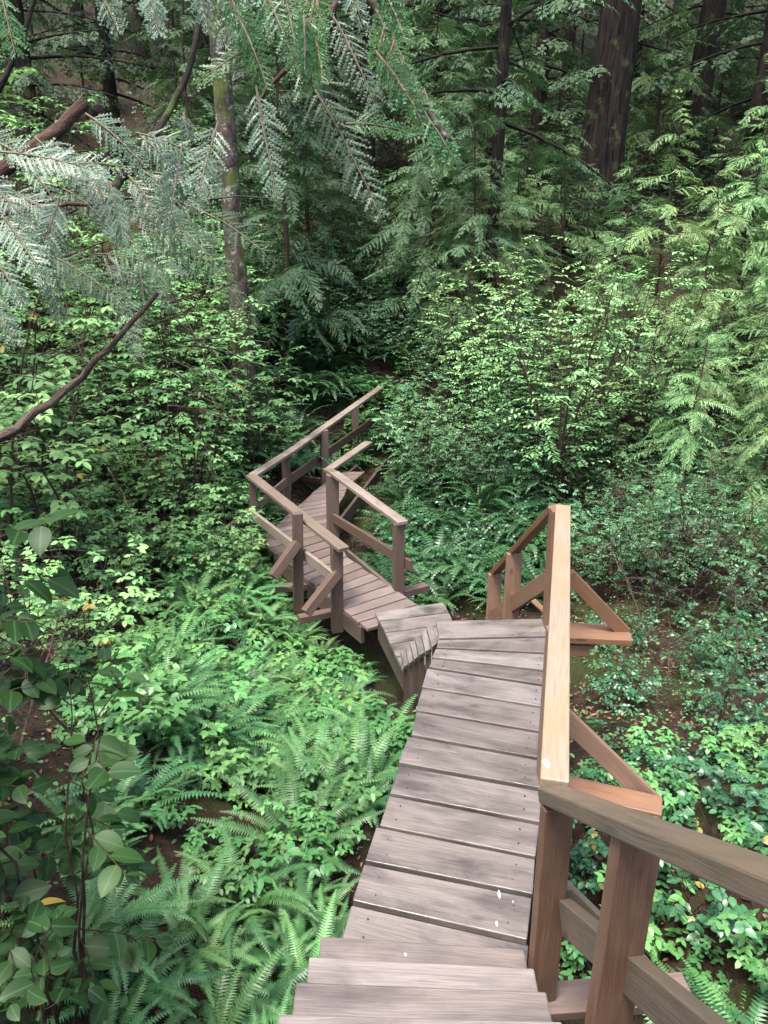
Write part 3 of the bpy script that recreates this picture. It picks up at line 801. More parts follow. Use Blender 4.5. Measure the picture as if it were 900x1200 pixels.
def spray(lf, st_, p0, d0, nrm, L, r, bl, step, w, a, droop=.25, sub=True, stem_r=.004, tooth=2.1, mainw=.55, irr=.72):
    """A flat conifer spray: axis with alternate branchlets, each a comb of small lozenges."""
    n = 6
    pts = [Vector(p0)]; d = Vector(d0).normalized(); g = Vector((0, 0, -1))
    for i in range(n):
        d = (d + g * droop / n + Vector((r.uniform(-.05, .05), r.uniform(-.05, .05), r.uniform(-.03, .03)))).normalized()
        pts.append(pts[-1] + d * (L / n))
    if st_ is not None: st_.tube(pts, [stem_r * (1 - .8 * i / n) for i in range(n + 1)], 4, .5, cap=False)
    O, D, N, LL, WW, AA = [], [], [], [], [], []
    k = max(4, int(L / step))
    for j in range(k):
        t = .08 + .92 * j / k
        x = min(t, .999) * n; q = int(x); o = pts[q].lerp(pts[q + 1], x - q); dd = (pts[q + 1] - pts[q]).normalized()
        nn = Vector(nrm); nn = (nn - dd * nn.dot(dd)).normalized(); lat = nn.cross(dd)
        s = 1 if j % 2 else -1
        ll = bl * (1 - t) ** .6 * min(1, .45 + 2.2 * t) * r.uniform(irr, 1.12) + .02
        bd = (lat * s * .85 + dd * (.62 + (.8 - irr) * r.uniform(-.7, .9)) + g * droop * .35 + nn * r.uniform(-.12, .12) * (1 if irr > .6 else 3)).normalized()
        m = max(2, int(ll / (w * 1.15))) if sub else 1
        av = min(.985, max(0, a + r.uniform(-.3, .3)))
        O.append(o); D.append(bd); N.append(nn); LL.append(ll); WW.append(w * (mainw if sub else 1.6)); AA.append(av)
        if sub:
            bl2 = nn.cross(bd)
            for i in range(m):
                tt = (i + .6) / m; s2 = 1 if i % 2 else -1
                for s3 in ((s2,) if r.random() < .25 else (1, -1)):
                    O.append(o + bd * ll * tt * .92); D.append(bd * .75 + bl2 * s3 * .7 + g * droop * .12 + nn * r.uniform(-.1, .1)); N.append(nn + Vector((r.uniform(-.25, .25), r.uniform(-.25, .25), 0)))
                    LL.append(w * tooth * (1 - .55 * tt) * r.uniform(.8, 1.15)); WW.append(w * .55); AA.append(av)
    lf.leaves(*DIAM, [tuple(q) for q in O], [tuple(q) for q in D], [tuple(q) for q in N], LL, WW, AA)

def hemlock_mesh(seed, Ht, br, n_br, bl, step, w, mat, low=.08):
    r = random.Random(seed); st_, lf = MB(), MB()
    tp = [Vector((r.uniform(-.02, .02) * Ht * i / 8, r.uniform(-.02, .02) * Ht * i / 8, Ht * i / 8 - (.1 if i == 0 else 0))) for i in range(9)]
    st_.tube(tp, [.0075 * Ht * (1 - .93 * i / 8) for i in range(9)], 7, .5)
    for k in range(n_br):
        t = low + (1 - low) * (k + r.random()) / n_br
        x = min(t, .999) * 8; q = int(x); o = tp[q].lerp(tp[q + 1], x - q)
        az = r.uniform(0, 6.283)
        el = .1 + .35 * t + r.uniform(-.3, .3)
        L = br * (1 - t) ** .75 * r.uniform(.45, 1.15) + .12
        d = Vector((math.cos(az) * math.cos(el), math.sin(az) * math.cos(el), math.sin(el)))
        nrm = Vector((r.uniform(-.5, .5), r.uniform(-.5, .5), 1))
        spray(lf, st_, o, d, nrm, L, r, bl * (.5 + .7 * L / br), step, w, r.random(), droop=r.uniform(.5, 1.3), stem_r=.005, mainw=.7, irr=.35)
        for q2 in range(2 if L > .6 else 0):                        # side limbs make the layer wide and ragged
            lat = d.cross(Vector((0, 0, 1))).normalized() * r.choice((-1, 1))
            o2 = o + d * L * r.uniform(.15, .55) + Vector((0, 0, -.06 * L))
            spray(lf, st_, o2, d * .8 + lat * r.uniform(.5, 1.1) + Vector((0, 0, r.uniform(-.3, .15))), nrm + Vector((r.uniform(-.4, .4), r.uniform(-.4, .4), 0)), L * r.uniform(.4, .65), r, bl * .7, step, w, r.random(), droop=r.uniform(.6, 1.3), stem_r=.003, mainw=.7, irr=.35)
    return st_.data('trunk', M['stem']), lf.data('crown', mat)

def conifer_mesh(seed, Ht, br, n_br, low, rad, mat, bark, w=.06, flare=1.5, lean=(0, 0)):
    r = random.Random(seed); st_, lf = MB(), MB()
    n = 14
    tp = [Vector((lean[0] * i / n + r.uniform(-.02, .02), lean[1] * i / n, Ht * i / n - (.4 if i == 0 else 0))) for i in range(n + 1)]
    st_.tube(tp, [rad * (1 - .8 * i / n) * (flare if i == 0 else (1 + (flare - 1) * .25 if i == 1 else 1)) for i in range(n + 1)], 14, .5)
    for k in range(n_br):
        t = low + (1 - low) * (k + r.random()) / n_br
        x = min(t, .999) * n; q = int(x); o = tp[q].lerp(tp[q + 1], x - q)
        az = k * 2.4 + r.uniform(-.6, .6); el = r.uniform(-.35, .2) + .3 * t
        L = br * (1 - t) ** .6 * r.uniform(.55, 1.1) + .3
        d = Vector((math.cos(az) * math.cos(el), math.sin(az) * math.cos(el), math.sin(el)))
        pts = curve(o, d, L, 5, r, .06, -.06)
        st_.tube(pts, [.012 + .010 * L * (1 - i / 5) for i in range(6)], 4, .5, cap=False)
        m = int(L / .22)
        for j in range(m):
            tt = .2 + .8 * (j + r.random()) / m
            xx = min(tt, .999) * 5; qq = int(xx); oo = pts[qq].lerp(pts[qq + 1], xx - qq); dd = (pts[qq + 1] - pts[qq]).normalized()
            lat = dd.cross(Vector((0, 0, 1))); lat = lat.normalized() if lat.length > 1e-3 else Vector((1, 0, 0))
            s = 1 if j % 2 else -1
            spray(lf, None, oo, lat * s * .8 + dd * .7 + Vector((0, 0, -.25)), Vector((r.uniform(-.4, .4), r.uniform(-.4, .4), 1)), .75 * (1.1 - .5 * tt) * r.uniform(.6, 1.1) * (.6 + .2 * min(L, 3)), r, .22, .075, w, r.random(), droop=.7, sub=True, irr=.4)
    return st_.data('trunk', bark), lf.data('crown', mat)

def twigs_mesh(seed, L, n, r0, wob=.35, moss=False):
    """A tangle of bare dead twigs growing from one stem."""
    r = random.Random(seed); st_ = MB()
    main = curve((0, 0, -.05), (r.uniform(-.3, .3), r.uniform(-.3, .3), 1), L, 8, r, .16, .02)
    st_.tube(main, [r0 * (1 - .8 * i / 8) for i in range(9)], 6, .5)
    for k in range(n):
        t = r.uniform(.15, .98); x = t * 8; q = min(int(x), 7); o = main[q].lerp(main[q + 1], x - q)
        az = r.uniform(0, 6.28); el = r.uniform(-.3, .7)
        p = curve(o, (math.cos(az) * math.cos(el), math.sin(az) * math.cos(el), math.sin(el)), L * r.uniform(.2, .5), 6, r, .22, -.03)
        st_.tube(p, [r0 * .4 * (1 - .8 * i / 6) for i in range(7)], 4, .5, cap=False)
        for j in range(6):
            x = r.uniform(.2, .99) * 6; q = min(int(x), 5); o2 = p[q].lerp(p[q + 1], x - q)
            p2 = curve(o2, (r.gauss(0, 1), r.gauss(0, 1), r.gauss(0, .6)), L * r.uniform(.06, .2), 3, r, .25)
            st_.tube(p2, [r0 * .14, r0 * .1, r0 * .08, r0 * .05], 3, .5, cap=False)
    return st_.data('dead_shrub', M['twig'])

def place(kind, meshes, x, y, s, rot, label, cat, group=None, tilt=(0, 0), z=None, sink=0.03):
    zz = tz(x, y) - sink if z is None else z
    if isinstance(meshes, tuple):
        e = empty(kind, (x, y, zz), label, cat, group)
        for me in meshes:
            o = bpy.data.objects.new(me.name.split('.')[0], me); COL.objects.link(o); o.parent = e
    else:
        e = bpy.data.objects.new(kind, meshes); COL.objects.link(e); e.location = (x, y, zz); tag(e, label, cat, group)
    e.rotation_euler = (tilt[0], tilt[1], rot); e.scale = (s, s, s * 1.0)
    return e

# distance (plan view) from the walkways, to keep plants off the boards
SEG = []
def seg(a, b, w): SEG.append((np.array([a.x, a.y]), np.array([b.x, b.y]), w))
seg(P(500, 1195, 1.0), P(575, 735), .45); seg(P(575, 735) + Vector((0, .5, 0)), Z7(780, 1020), .42); seg(Z7(780, 1020), Z7(400, 740), .42)
seg(Z7(400, 740), Z7(600, 440), .40); seg(Vector((.25, -.5, 0)), Vector((.3, 2.2, 0)), .45)
def clear(x, y, extra=0.0):
    p = np.array([x, y])
    for a, b, w in SEG:
        ab = b - a; t = max(0, min(1, float((p - a) @ ab) / float(ab @ ab)))
        if np.linalg.norm(p - a - ab * t) < w + extra: return False
    return True
# ------------------------------------------------------------------ plant meshes (a few of each kind, shared by the copies)
FERN = [fern_mesh(100 + i, 20 + 3 * (i % 3), .85, M['fern'], 26) for i in range(5)]
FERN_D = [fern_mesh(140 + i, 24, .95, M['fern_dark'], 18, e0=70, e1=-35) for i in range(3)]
FERN_N = [fern_mesh(160 + i, 20, .80, M['fern'], 38, e0=52, e1=-18) for i in range(3)]
SALMON = [shrub_mesh(200 + i, 1.25, .55, 8, 5, .42, .085, .72, 5, M['salmonberry'], M['stem'], tri=True, flatness=.8) for i in range(4)]
HERB = [shrub_mesh(230 + i, .44, .26, 9, 3, .17, .084, .66, 3, M['herb'], M['stem'], tri=True, flatness=.8, stem_r=.004, low=.35) for i in range(4)]
SALAL = [shrub_mesh(260 + i, 1.0, .55, 9, 5, .38, .075, .62, 7, M['salal'], M['stem'], tmpl=OVAL, flatness=.55, low=.2, droop=.15) for i in range(4)]
SALAL_LOW = [shrub_mesh(290 + i, .42, .38, 8, 3, .2, .07, .66, 5, M['salal'], M['stem'], tmpl=OVAL, flatness=.7, low=.2, stem_r=.004) for i in range(3)]
HUCK = [shrub_mesh(320 + i, 2.4, 1.2, 11, 13, .60, .068, .52, 14, M['huckle'], M['stem'], flatness=.85, low=.35, stem_r=.014) for i in range(3)]
HUCKB = [shrub_mesh(350 + i, 1.5, .8, 10, 10, .42, .054, .58, 13, M['huckle_blue'], M['stem'], flatness=.7, low=.2, stem_r=.010) for i in range(3)]
HUCKT = [shrub_mesh(335 + i, 4.1, 1.5, 11, 15, .80, .108, .50, 13, M['huckle'], M['stem'], flatness=.9, low=.24, stem_r=.02) for i in range(3)]
MAPLE = [shrub_mesh(345 + i, 3.0, 1.2, 7, 9, .8, .105, .62, 7, M['salmonberry'], M['stem'], tri=True, flatness=.85, low=.35, stem_r=.014) for i in range(2)]
HUCKL = [shrub_mesh(365 + i, 1.5, .8, 9, 9, .42, .056, .62, 11, M['huckle_pale'], M['stem'], flatness=.75, low=.2, stem_r=.010) for i in range(2)]
HEMT = [hemlock_mesh(385 + i, 5.2, 1.9, 58, .30, .025, .015, M['hemlock'], low=.12) for i in range(2)]
HEM = [hemlock_mesh(380 + i, 3.2, 1.25, 46, .25, .023, .0145, M['hemlock']) for i in range(3)]
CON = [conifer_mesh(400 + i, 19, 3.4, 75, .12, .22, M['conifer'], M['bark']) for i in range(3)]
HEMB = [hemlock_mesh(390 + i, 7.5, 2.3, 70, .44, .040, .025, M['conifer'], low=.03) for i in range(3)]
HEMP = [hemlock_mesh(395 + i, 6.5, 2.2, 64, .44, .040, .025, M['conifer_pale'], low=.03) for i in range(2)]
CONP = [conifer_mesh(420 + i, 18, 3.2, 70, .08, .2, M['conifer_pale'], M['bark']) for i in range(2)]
TWIG = [twigs_mesh(440 + i, 1.3, 16, .012) for i in range(3)]

rp = random.Random(77)
count = {}
used = []
HOLES = [(ground(225, 955), .34), (ground(300, 1005), .24), (ground(395, 1045), .20), (ground(180, 1020), .25), (ground(830, 1020), .20), (ground(800, 1110), .14), (p3b, .75), (e_, .8), (p3b.lerp(e_, .5) + Vector((.05, -.9, 0)), .7), (p3b + Vector((.05, -.9, 0)), .5)]
HOLES = [(a, q) for a, q in HOLES if a is not None]
def spot(poly_uv, rnd):
    """A random ground point seen inside a patch of the picture (u0, v0, u1, v1)."""
    u0, v0, u1, v1 = poly_uv
    return ground(rnd.uniform(u0, u1), rnd.uniform(v0, v1))
def scatter(kind, protos, zone, n, smin, smax, label, cat, group, gap, extra=.25, tiltr=.15, avoid=True, holes=True):
    k = tries = 0
    while k < n and tries < n * 40:
        tries += 1
        p = spot(zone, rp)
        if p is None: continue
        s = rp.uniform(smin, smax)
        if avoid and not clear(p.x, p.y, extra * s): continue
        if holes and any((p.x - h.x) ** 2 + (p.y - h.y) ** 2 < q * q for h, q in HOLES): continue
        if any((p.x - a) ** 2 + (p.y - b) ** 2 < (gap * g) ** 2 for a, b, g in used): continue
        used.append((p.x, p.y, s))
        place(kind, rp.choice(protos), p.x, p.y, s, rp.uniform(0, 6.28), label, cat, group, (rp.uniform(-tiltr, tiltr), rp.uniform(-tiltr, tiltr)))
        k += 1
    return k

# --- left bank below the stairs
used.clear()
scatter('sword_fern', FERN_N, (60, 960, 400, 1330), 26, .5, .92, 'large dark sword fern with long fronds low beside the near stairs', 'fern', 'sword ferns beside the near stairs', .30, .30)
scatter('sword_fern', FERN, (150, 730, 480, 960), 54, .52, .88, 'bright green sword fern on the bank left of the upper boardwalk', 'fern', 'sword ferns on the left bank', .24, .28)
scatter('sword_fern', FERN, (200, 640, 400, 735), 20, .6, .95, 'sword fern crowding the left side of the lower boardwalk', 'fern', 'sword ferns beside the lower boardwalk', .30, .34)
scatter('sword_fern', FERN, (290, 645, 470, 800), 34, .4, .62, 'small sword fern growing under the left edge of the lower boardwalk', 'fern', 'ferns under the edge of the lower boardwalk', .2, .10)
scatter('sword_fern', FERN, (225, 570, 330, 650), 14, .5, .8, 'sword fern at the outer corner of the lower railing', 'fern', 'ferns at the railing corner', .25, .22)
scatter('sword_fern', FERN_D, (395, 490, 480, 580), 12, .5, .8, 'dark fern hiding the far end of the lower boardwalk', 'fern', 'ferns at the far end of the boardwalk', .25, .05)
used.clear()
scatter('leafy_herb', HERB, (120, 690, 480, 900), 40, .7, 1.25, 'low bright leafy herb between the ferns on the left bank', 'herb', 'leafy herbs on the left bank', .22, .15)
scatter('leafy_herb', HERB, (160, 880, 400, 1050), 16, .6, 1.0, 'small leafy herb by the bare earth left of the near stairs', 'herb', 'leafy herbs near the bare earth', .22, .15)
used.clear()
scatter('salmonberry_shrub', SALMON, (120, 560, 300, 700), 26, .55, .95, 'light green salmonberry shrub left of the lower railing', 'shrub', 'salmonberry shrubs left of the lower railing', .45, .55)
scatter('salmonberry_shrub', SALMON, (-60, 560, 130, 800), 16, .7, 1.1, 'salmonberry shrub in the shaded thicket on the far left bank', 'shrub', 'salmonberry shrubs in the left thicket', .45, .5)

# --- slopes behind the lower boardwalk
used.clear()
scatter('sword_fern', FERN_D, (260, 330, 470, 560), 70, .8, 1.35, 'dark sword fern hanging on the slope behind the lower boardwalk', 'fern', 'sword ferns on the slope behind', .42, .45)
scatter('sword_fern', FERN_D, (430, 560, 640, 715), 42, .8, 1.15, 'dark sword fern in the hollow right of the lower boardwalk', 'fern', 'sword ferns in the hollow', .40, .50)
used.clear()
scatter('salmonberry_shrub', SALMON, (-60, 330, 290, 540), 44, .9, 1.5, 'pale leafy shrub on the slope among the dark trunks at left', 'shrub', 'pale shrubs on the left slope', .55, .55)
scatter('evergreen_shrub', HUCKB, (240, 230, 480, 420), 34, .9, 1.5, 'dark evergreen shrub high on the slope behind the boardwalk', 'shrub', 'evergreen shrubs high on the slope', .55, .5)

scatter('sword_fern', FERN_D, (380, 430, 490, 530), 22, .32, .5, 'small dark fern in the gap beyond the lower handrail end', 'fern', 'small ferns beyond the handrail end', .22, .02, holes=False)
scatter('leafy_herb', HERB, (385, 430, 480, 545), 34, .5, .85, 'small herb on the mossy gap beyond the lower handrail end', 'herb', 'herbs beyond the handrail end', .16, .02, holes=False)
scatter('leafy_herb', HERB, (395, 690, 500, 800), 16, .5, .8, 'small herb beside the little plank landing', 'herb', 'herbs beside the landing', .16, .0, holes=False)
scatter('sword_fern', FERN_D, (395, 470, 500, 545), 16, .45, .75, 'dark fern arching over the last planks of the lower boardwalk', 'fern', 'ferns over the last planks', .2, -.25, holes=False)
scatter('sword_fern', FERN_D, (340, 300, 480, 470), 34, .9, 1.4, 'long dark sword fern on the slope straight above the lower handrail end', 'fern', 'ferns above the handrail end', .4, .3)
# --- right of the lower boardwalk
used.clear()
scatter('pale_shrub', HUCKL, (462, 420, 610, 570), 22, .7, 1.1, 'pale small leaved shrub close right of the lower railing', 'shrub', 'pale shrubs right of the lower railing', .5, .7)
scatter('pale_shrub', HUCKL, (690, 560, 860, 700), 9, .6, .9, 'pale small leaved shrub behind the bracing of the new railing', 'shrub', 'pale shrubs behind the bracing', .5, .6)
scatter('evergreen_shrub', HUCKB, (430, 430, 660, 600), 20, .7, 1.05, 'small leaved evergreen shrub right of the lower railing', 'shrub', 'evergreen shrubs right of the lower railing', .5, .75)
scatter('salal_shrub', SALAL, (470, 560, 660, 690), 12, .6, .9, 'glossy salal shrub in the dark hollow behind the brown railing', 'shrub', 'salal in the hollow', .4, .65)
scatter('evergreen_shrub', HUCKB, (670, 440, 960, 720), 46, .7, 1.2, 'evergreen huckleberry shrub on the slope right of the upper railing', 'shrub', 'huckleberry shrubs right of the upper railing', .42, .6)
used.clear()
scatter('salal_shrub', SALAL, (690, 720, 960, 870), 26, .45, .75, 'glossy dark salal shrub below the honey brown railing', 'shrub', 'salal below the new railing', .32, .45)
scatter('salal_sprig', SALAL_LOW, (690, 860, 940, 1100), 24, .5, .95, 'low salal sprig on mossy ground right of the stairs', 'sprig', 'salal sprigs on the mossy ground', .2, .2)
scatter('leafy_herb', HERB, (690, 860, 940, 1180), 14, .5, .9, 'small bright herb on mossy ground right of the stairs', 'herb', 'herbs on the mossy ground', .2, .2)
scatter('sword_fern', FERN, (800, 1040, 960, 1300), 7, .45, .7, 'small sword fern on mossy ground right of the stairs', 'fern', 'small ferns right of the stairs', .35, .3)
scatter('dead_shrub', TWIG, (720, 640, 960, 860), 14, .7, 1.3, 'bare dead shrub among the salal right of the upper railing', 'dead shrub', 'dead shrubs right of the railing', .4, .4, .5)
scatter('dead_shrub', TWIG, (60, 400, 290, 520), 14, .8, 1.5, 'bare grey dead shrub on the left slope', 'dead shrub', 'dead shrubs on the left slope', .4, .4, .5)
scatter('dead_shrub', TWIG, (0, 620, 120, 1000), 8, .8, 1.3, 'bare dead shrub in the dark left thicket', 'dead shrub', 'dead shrubs in the left thicket', .4, .4, .5)

# --- the tall light bushes at right centre, placed one by one: (u, v of the foot, scale, kind)
def foot(u, v):
    p = ground(u, v); return p.x, p.y
for (u, v, s, protos, kind, label) in (
    (655, 592, .98, HUCKT, 'huckleberry_bush', 'tall light green huckleberry bush with dark stems behind the new railing corner'),
    (535, 480, .72, HUCKT, 'huckleberry_bush', 'light green huckleberry bush leaning over the lower handrail'),
    (745, 545, .92, HUCKT, 'huckleberry_bush', 'light green huckleberry bush right of the tall bush behind the railing'),
    (590, 505, .86, HUCKT, 'huckleberry_bush', 'fresh green huckleberry bush between the tall bush and the lower railing'),
    (830, 520, 1.0, HUCK, 'huckleberry_bush', 'huckleberry bush in the shade at the right edge of the clearing'),
    (705, 572, .72, HUCKT, 'huckleberry_bush', 'leafy huckleberry bush just right of the new railing corner'),
    (565, 545, .6, HUCKT, 'huckleberry_bush', 'half grown huckleberry bush left of the tall one'),
    (545, 560, .75, HUCK, 'huckleberry_bush', 'small huckleberry bush just right of the brown railing'),
    (490, 540, .7, HUCK, 'huckleberry_bush', 'low huckleberry bush touching the angled brown handrail')):
    x, y = foot(u, v)
    place(kind, protos[int(u) % len(protos)], x, y, s, u * 1.0, label, 'bush', 'huckleberry bushes')
for (u, v, s, label) in (
    (530, 405, 1.0, 'young hemlock with pale tips above the lower handrail'),
    (560, 400, 1.35, 'young hemlock with layered sprays in the middle of the slope'),
    (650, 380, 1.5, 'young hemlock with flat sprays in front of the big trunk'),
    (760, 420, 1.5, 'broad young hemlock with drooping flat sprays right of the bushes'),
    (850, 430, 1.7, 'feathery young hemlock at the right edge of the picture'),
    (900, 520, 1.5, 'hemlock sapling with its sprays hanging at the right edge'),
    (610, 310, 1.5, 'slender hemlock sapling beside the thin dark trunk'),
    (530, 300, 1.4, 'dim hemlock sapling left of the thin dark trunk'),
    (960, 660, 1.2, 'hemlock sapling beside the mossy ground at far right'),
    (760, 235, 1.8, 'hemlock sapling on the upper slope right of the big trunk')):
    x, y = foot(u, v)
    place('hemlock_sapling', HEM[int(u) % 3], x, y, s, u * .7, label, 'sapling', 'hemlock saplings')

for (u, v, s, label) in (
    (800, 520, .95, 'large layered hemlock with pale green boughs right of the tall light bush'),
    (905, 560, 1.0, 'large layered hemlock at the right edge with drooping boughs'),
    (850, 450, 1.0, 'large pale hemlock behind the one at the right edge'),
    (715, 420, .78, 'medium pale hemlock rising over the light bushes below the massive trunk'),
    (600, 385, .72, 'medium pale hemlock left of the bushes with long flat boughs'),
    (795, 600, .62, 'half grown pale hemlock spreading its boughs right of the new railing'),
    (880, 640, .66, 'half grown hemlock low at the right edge above the salal'),
    (690, 505, .60, 'half grown pale hemlock tucked between the light bushes'),
    (540, 450, .50, 'half grown pale hemlock right of the lower handrail end'),
    (940, 700, .62, 'dim hemlock at far right above the mossy ground')):
    x, y = foot(u, v)
    place('hemlock_sapling', HEMT[int(u) % 2], x, y, s, u * .7, label, 'sapling', 'hemlock saplings')
for (u, v, s, label) in (
    (250, 470, .85, 'leafy bush partly hiding the mossy trunk at left'), (325, 430, .8, 'bright leafy bush right of the mossy trunk'),
    (200, 440, 1.0, 'tall pale leafy bush left of the mossy trunk'), (60, 420, 1.1, 'tall pale leafy bush below the silvery fronds at the left edge'),
    (120, 350, 1.2, 'tall leafy bush high at left seen between the fronds'), (20, 300, 1.25, 'tall leafy bush in the upper left corner behind the broken limb'),
    (140, 500, .75, 'leafy bush above the salmonberry thicket at left'), (220, 330, 1.1, 'leafy bush in the gap left of the mossy trunk top')):
    x, y = foot(u, v)
    place('leafy_bush', MAPLE[int(u) % 2], x, y, s, u * .9, label, 'bush', 'leafy bushes on the left slope')

for (x, y, s, label) in (
    (-3.7, 8.0, 1.25, 'tall bright leafy bush at the left edge just above the dead diagonal branch'),
    (-4.9, 9.6, 1.35, 'tall bright leafy bush in the upper left corner behind the fronds'),
    (-2.7, 9.8, 1.0, 'bright leafy bush in front of the mossy trunk'),
    (-3.2, 11.5, 1.1, 'bright leafy bush just left behind the mossy trunk'),
    (-1.75, 12.1, .62, 'small bright leafy bush hiding the foot of the mossy trunk'),
    (-4.1, 7.4, 1.55, 'very tall bright leafy bush at the left edge rising behind the silvery fronds'),
    (-5.9, 9.4, 1.75, 'tallest bright leafy bush in the far upper left corner'),
    (-2.1, 11.5, .95, 'leafy bush directly in front of the lichened trunk'),
    (-2.55, 10.7, .8, 'lower leafy bush a step in front of the lichened trunk'),
    (-5.6, 12.0, 1.4, 'tall leafy bush farthest up the left slope')):
    place('leafy_bush', MAPLE[int(x * 7) % 2], x, y, s, x * 3.1, label, 'bush', 'leafy bushes on the left slope')

# --- trunks one can tell apart: (u, v of the foot, Y, radius, top lean, material, label)
def trunk_tree(u, v, Y, rad, lean, bark, label, mesh_seed, low=.25, crown=True, flare=1.6, br=3.2, mat='conifer'):
    p = PY(u, v, Y); z = tz(p.x, p.y)
    tr, cr = conifer_mesh(mesh_seed, 20, br, 55, low, rad, M[mat], M[bark], flare=flare, lean=lean)
    z0 = min(z, p.z)
    return place('conifer_tree', (tr, cr), p.x, p.y, 1.0, 0, label, 'tree', None, z=z0)
trunk_tree(697, 215, 20, .56, (.9, 0), 'bark_big', 'massive dark furrowed tree trunk flaring at its foot on the right slope', 501, low=.30, flare=1.35)
trunk_tree(578, 240, 16, .13, (.2, 0), 'bark', 'thin dark tree trunk left of the massive trunk', 502, low=.2, flare=1.2)
trunk_tree(803, 200, 23, .36, (.9, 0), 'bark', 'dark tree trunk half hidden by sprays right of the massive trunk', 503, low=.2)
trunk_tree(868, 235, 20, .22, (.5, 0), 'bark', 'thin leaning tree trunk at the right edge', 504, low=.15)
trunk_tree(655, 180, 25, .17, (.5, 0), 'bark', 'slim dark tree trunk close behind the massive trunk', 505, low=.2)
trunk_tree(290, 480, 12.6, .18, (-.2, .1), 'bark_pale', 'pale mossy lichen covered trunk behind the lower railing', 506, low=.5, flare=1.25)
#trunk_tree(170, 250, 17, .25, (.1, 0), 'bark', 'dim tree trunk deep in the forest at upper left', 507, low=.15)
trunk_tree(430, 250, 21, .20, (.1, 0), 'bark', 'dim tree trunk deep in the forest above the handrail', 508, low=.12)
trunk_tree(505, 200, 23, .22, (.3, 0), 'bark', 'dim tree trunk between the frond tips and the thin dark trunk', 509, low=.12)
# --- the forest behind
rt = random.Random(31)
tp_ = []
n_ = 0
while n_ < 46:
    y = rt.uniform(17, 42); x = rt.uniform(-.75, .78) * (y + 3)
    if any((x - a) ** 2 + (y - b) ** 2 < 6.5 for a, b in tp_): continue
    px = x / (y * .95) * FOC + 450
    if 640 < px < 900 and y < 24: continue
    tp_.append((x, y)); n_ += 1
    pale = px > 520 and rt.random() < .6
    side = 'left' if px < 300 else ('middle' if px < 560 else 'right')
    lab = {'left': 'dark conifer standing in the forest on the upper left slope', 'middle': 'dark conifer standing in the forest behind the handrail end', 'right': 'conifer standing in the brighter forest behind the massive trunk'}[side]
    place('conifer_tree', rt.choice(CONP if pale else CON), x, y, rt.uniform(.75, 1.25), rt.uniform(0, 6.28), lab, 'tree', 'conifers on the ' + side + ' of the slope behind', sink=.1)
# --- lower storey of hemlocks that closes the view between the trunks
k_ = 0
for i in range(400):
    if k_ >= 64: break
    y = rt.uniform(14.5, 34); x = rt.uniform(-.66, .68) * (y + 2); px = x / (y * .95) * FOC + 450
    if any((x - a) ** 2 + (y - b) ** 2 < 3.2 for a, b in tp_): continue
    if 610 < px < 900 and y < 23.5: continue
    if 610 < px < 760 and y < 26: continue
    if 375 < px < 490 and y < 21: continue
    tp_.append((x, y)); k_ += 1
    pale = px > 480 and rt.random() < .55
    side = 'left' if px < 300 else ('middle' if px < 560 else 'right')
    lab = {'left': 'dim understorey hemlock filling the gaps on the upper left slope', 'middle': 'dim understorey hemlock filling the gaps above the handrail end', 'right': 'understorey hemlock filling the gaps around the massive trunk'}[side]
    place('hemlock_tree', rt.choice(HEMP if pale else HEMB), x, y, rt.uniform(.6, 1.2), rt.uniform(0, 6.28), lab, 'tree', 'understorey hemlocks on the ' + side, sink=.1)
used.clear()
scatter('evergreen_shrub', HUCKB, (200, 60, 900, 260), 60, 1.0, 1.8, 'dim evergreen shrub far up the slope between the trunks', 'shrub', 'evergreen shrubs far up the slope', .6, .5)
scatter('evergreen_shrub', HUCKB, (600, 190, 880, 340), 34, .8, 1.3, 'dim evergreen shrub on the slope around the foot of the massive trunk', 'shrub', 'evergreen shrubs around the massive trunk', .5, .5)

# ------------------------------------------------------------------ ground cover and litter
rg = np.random.default_rng(9)
def cover(name, n, x0, x1, y0, y1, l0, l1, mat, tmpl, ratio, lift, flat_, label):
    x = rg.uniform(x0, x1, n); y = rg.uniform(y0, y1, n)
    keep = np.array([clear(a, b, -.1) for a, b in zip(x, y)])
    x, y = x[keep], y[keep]; m = len(x)
    pz = 0.5 + 0.5 * np.sin(2.3 * x + 1.1 * y) * np.cos(1.9 * y - .7 * x)
    k = rg.uniform(0, 1, m) < (.25 + .75 * pz) * np.where((x > 1.1) & (y < 5), .45, 1.0)
    if lift > .05:
        for h, q in HOLES: k &= ((x - h.x) ** 2 + (y - h.y) ** 2) > q * q * rg.uniform(.5, 1.2, m)
    x, y = x[k], y[k]; m = len(x)
    O = np.stack([x, y, terr(x, y) + rg.uniform(0.004, lift, m)], -1)
    az = rg.uniform(0, 6.283, m)
    D = np.stack([np.cos(az), np.sin(az), rg.uniform(-.3, .4, m)], -1)
    N = np.stack([rg.normal(0, flat_, m), rg.normal(0, flat_, m), np.ones(m)], -1)
    L = rg.uniform(l0, l1, m)
    mb = MB(); mb.leaves(*tmpl, O, D, N, L, L * ratio, rg.uniform(0, .98, m))
    o = mb.build(name, mat); tag(o, label, name.replace('_', ' '), kind='stuff')
cover('ground_cover', 26000, -7, 7, .4, 15, .02, .055, M['herb'], LEAF, .65, .12, .35, 'small green leaves and seedlings covering the forest floor')
cover('leaf_litter', 18000, -5, 5, .4, 12, .02, .06, M['litter'], LEAF, .5, .015, .3, 'brown fallen leaves and bark bits littering the forest floor')

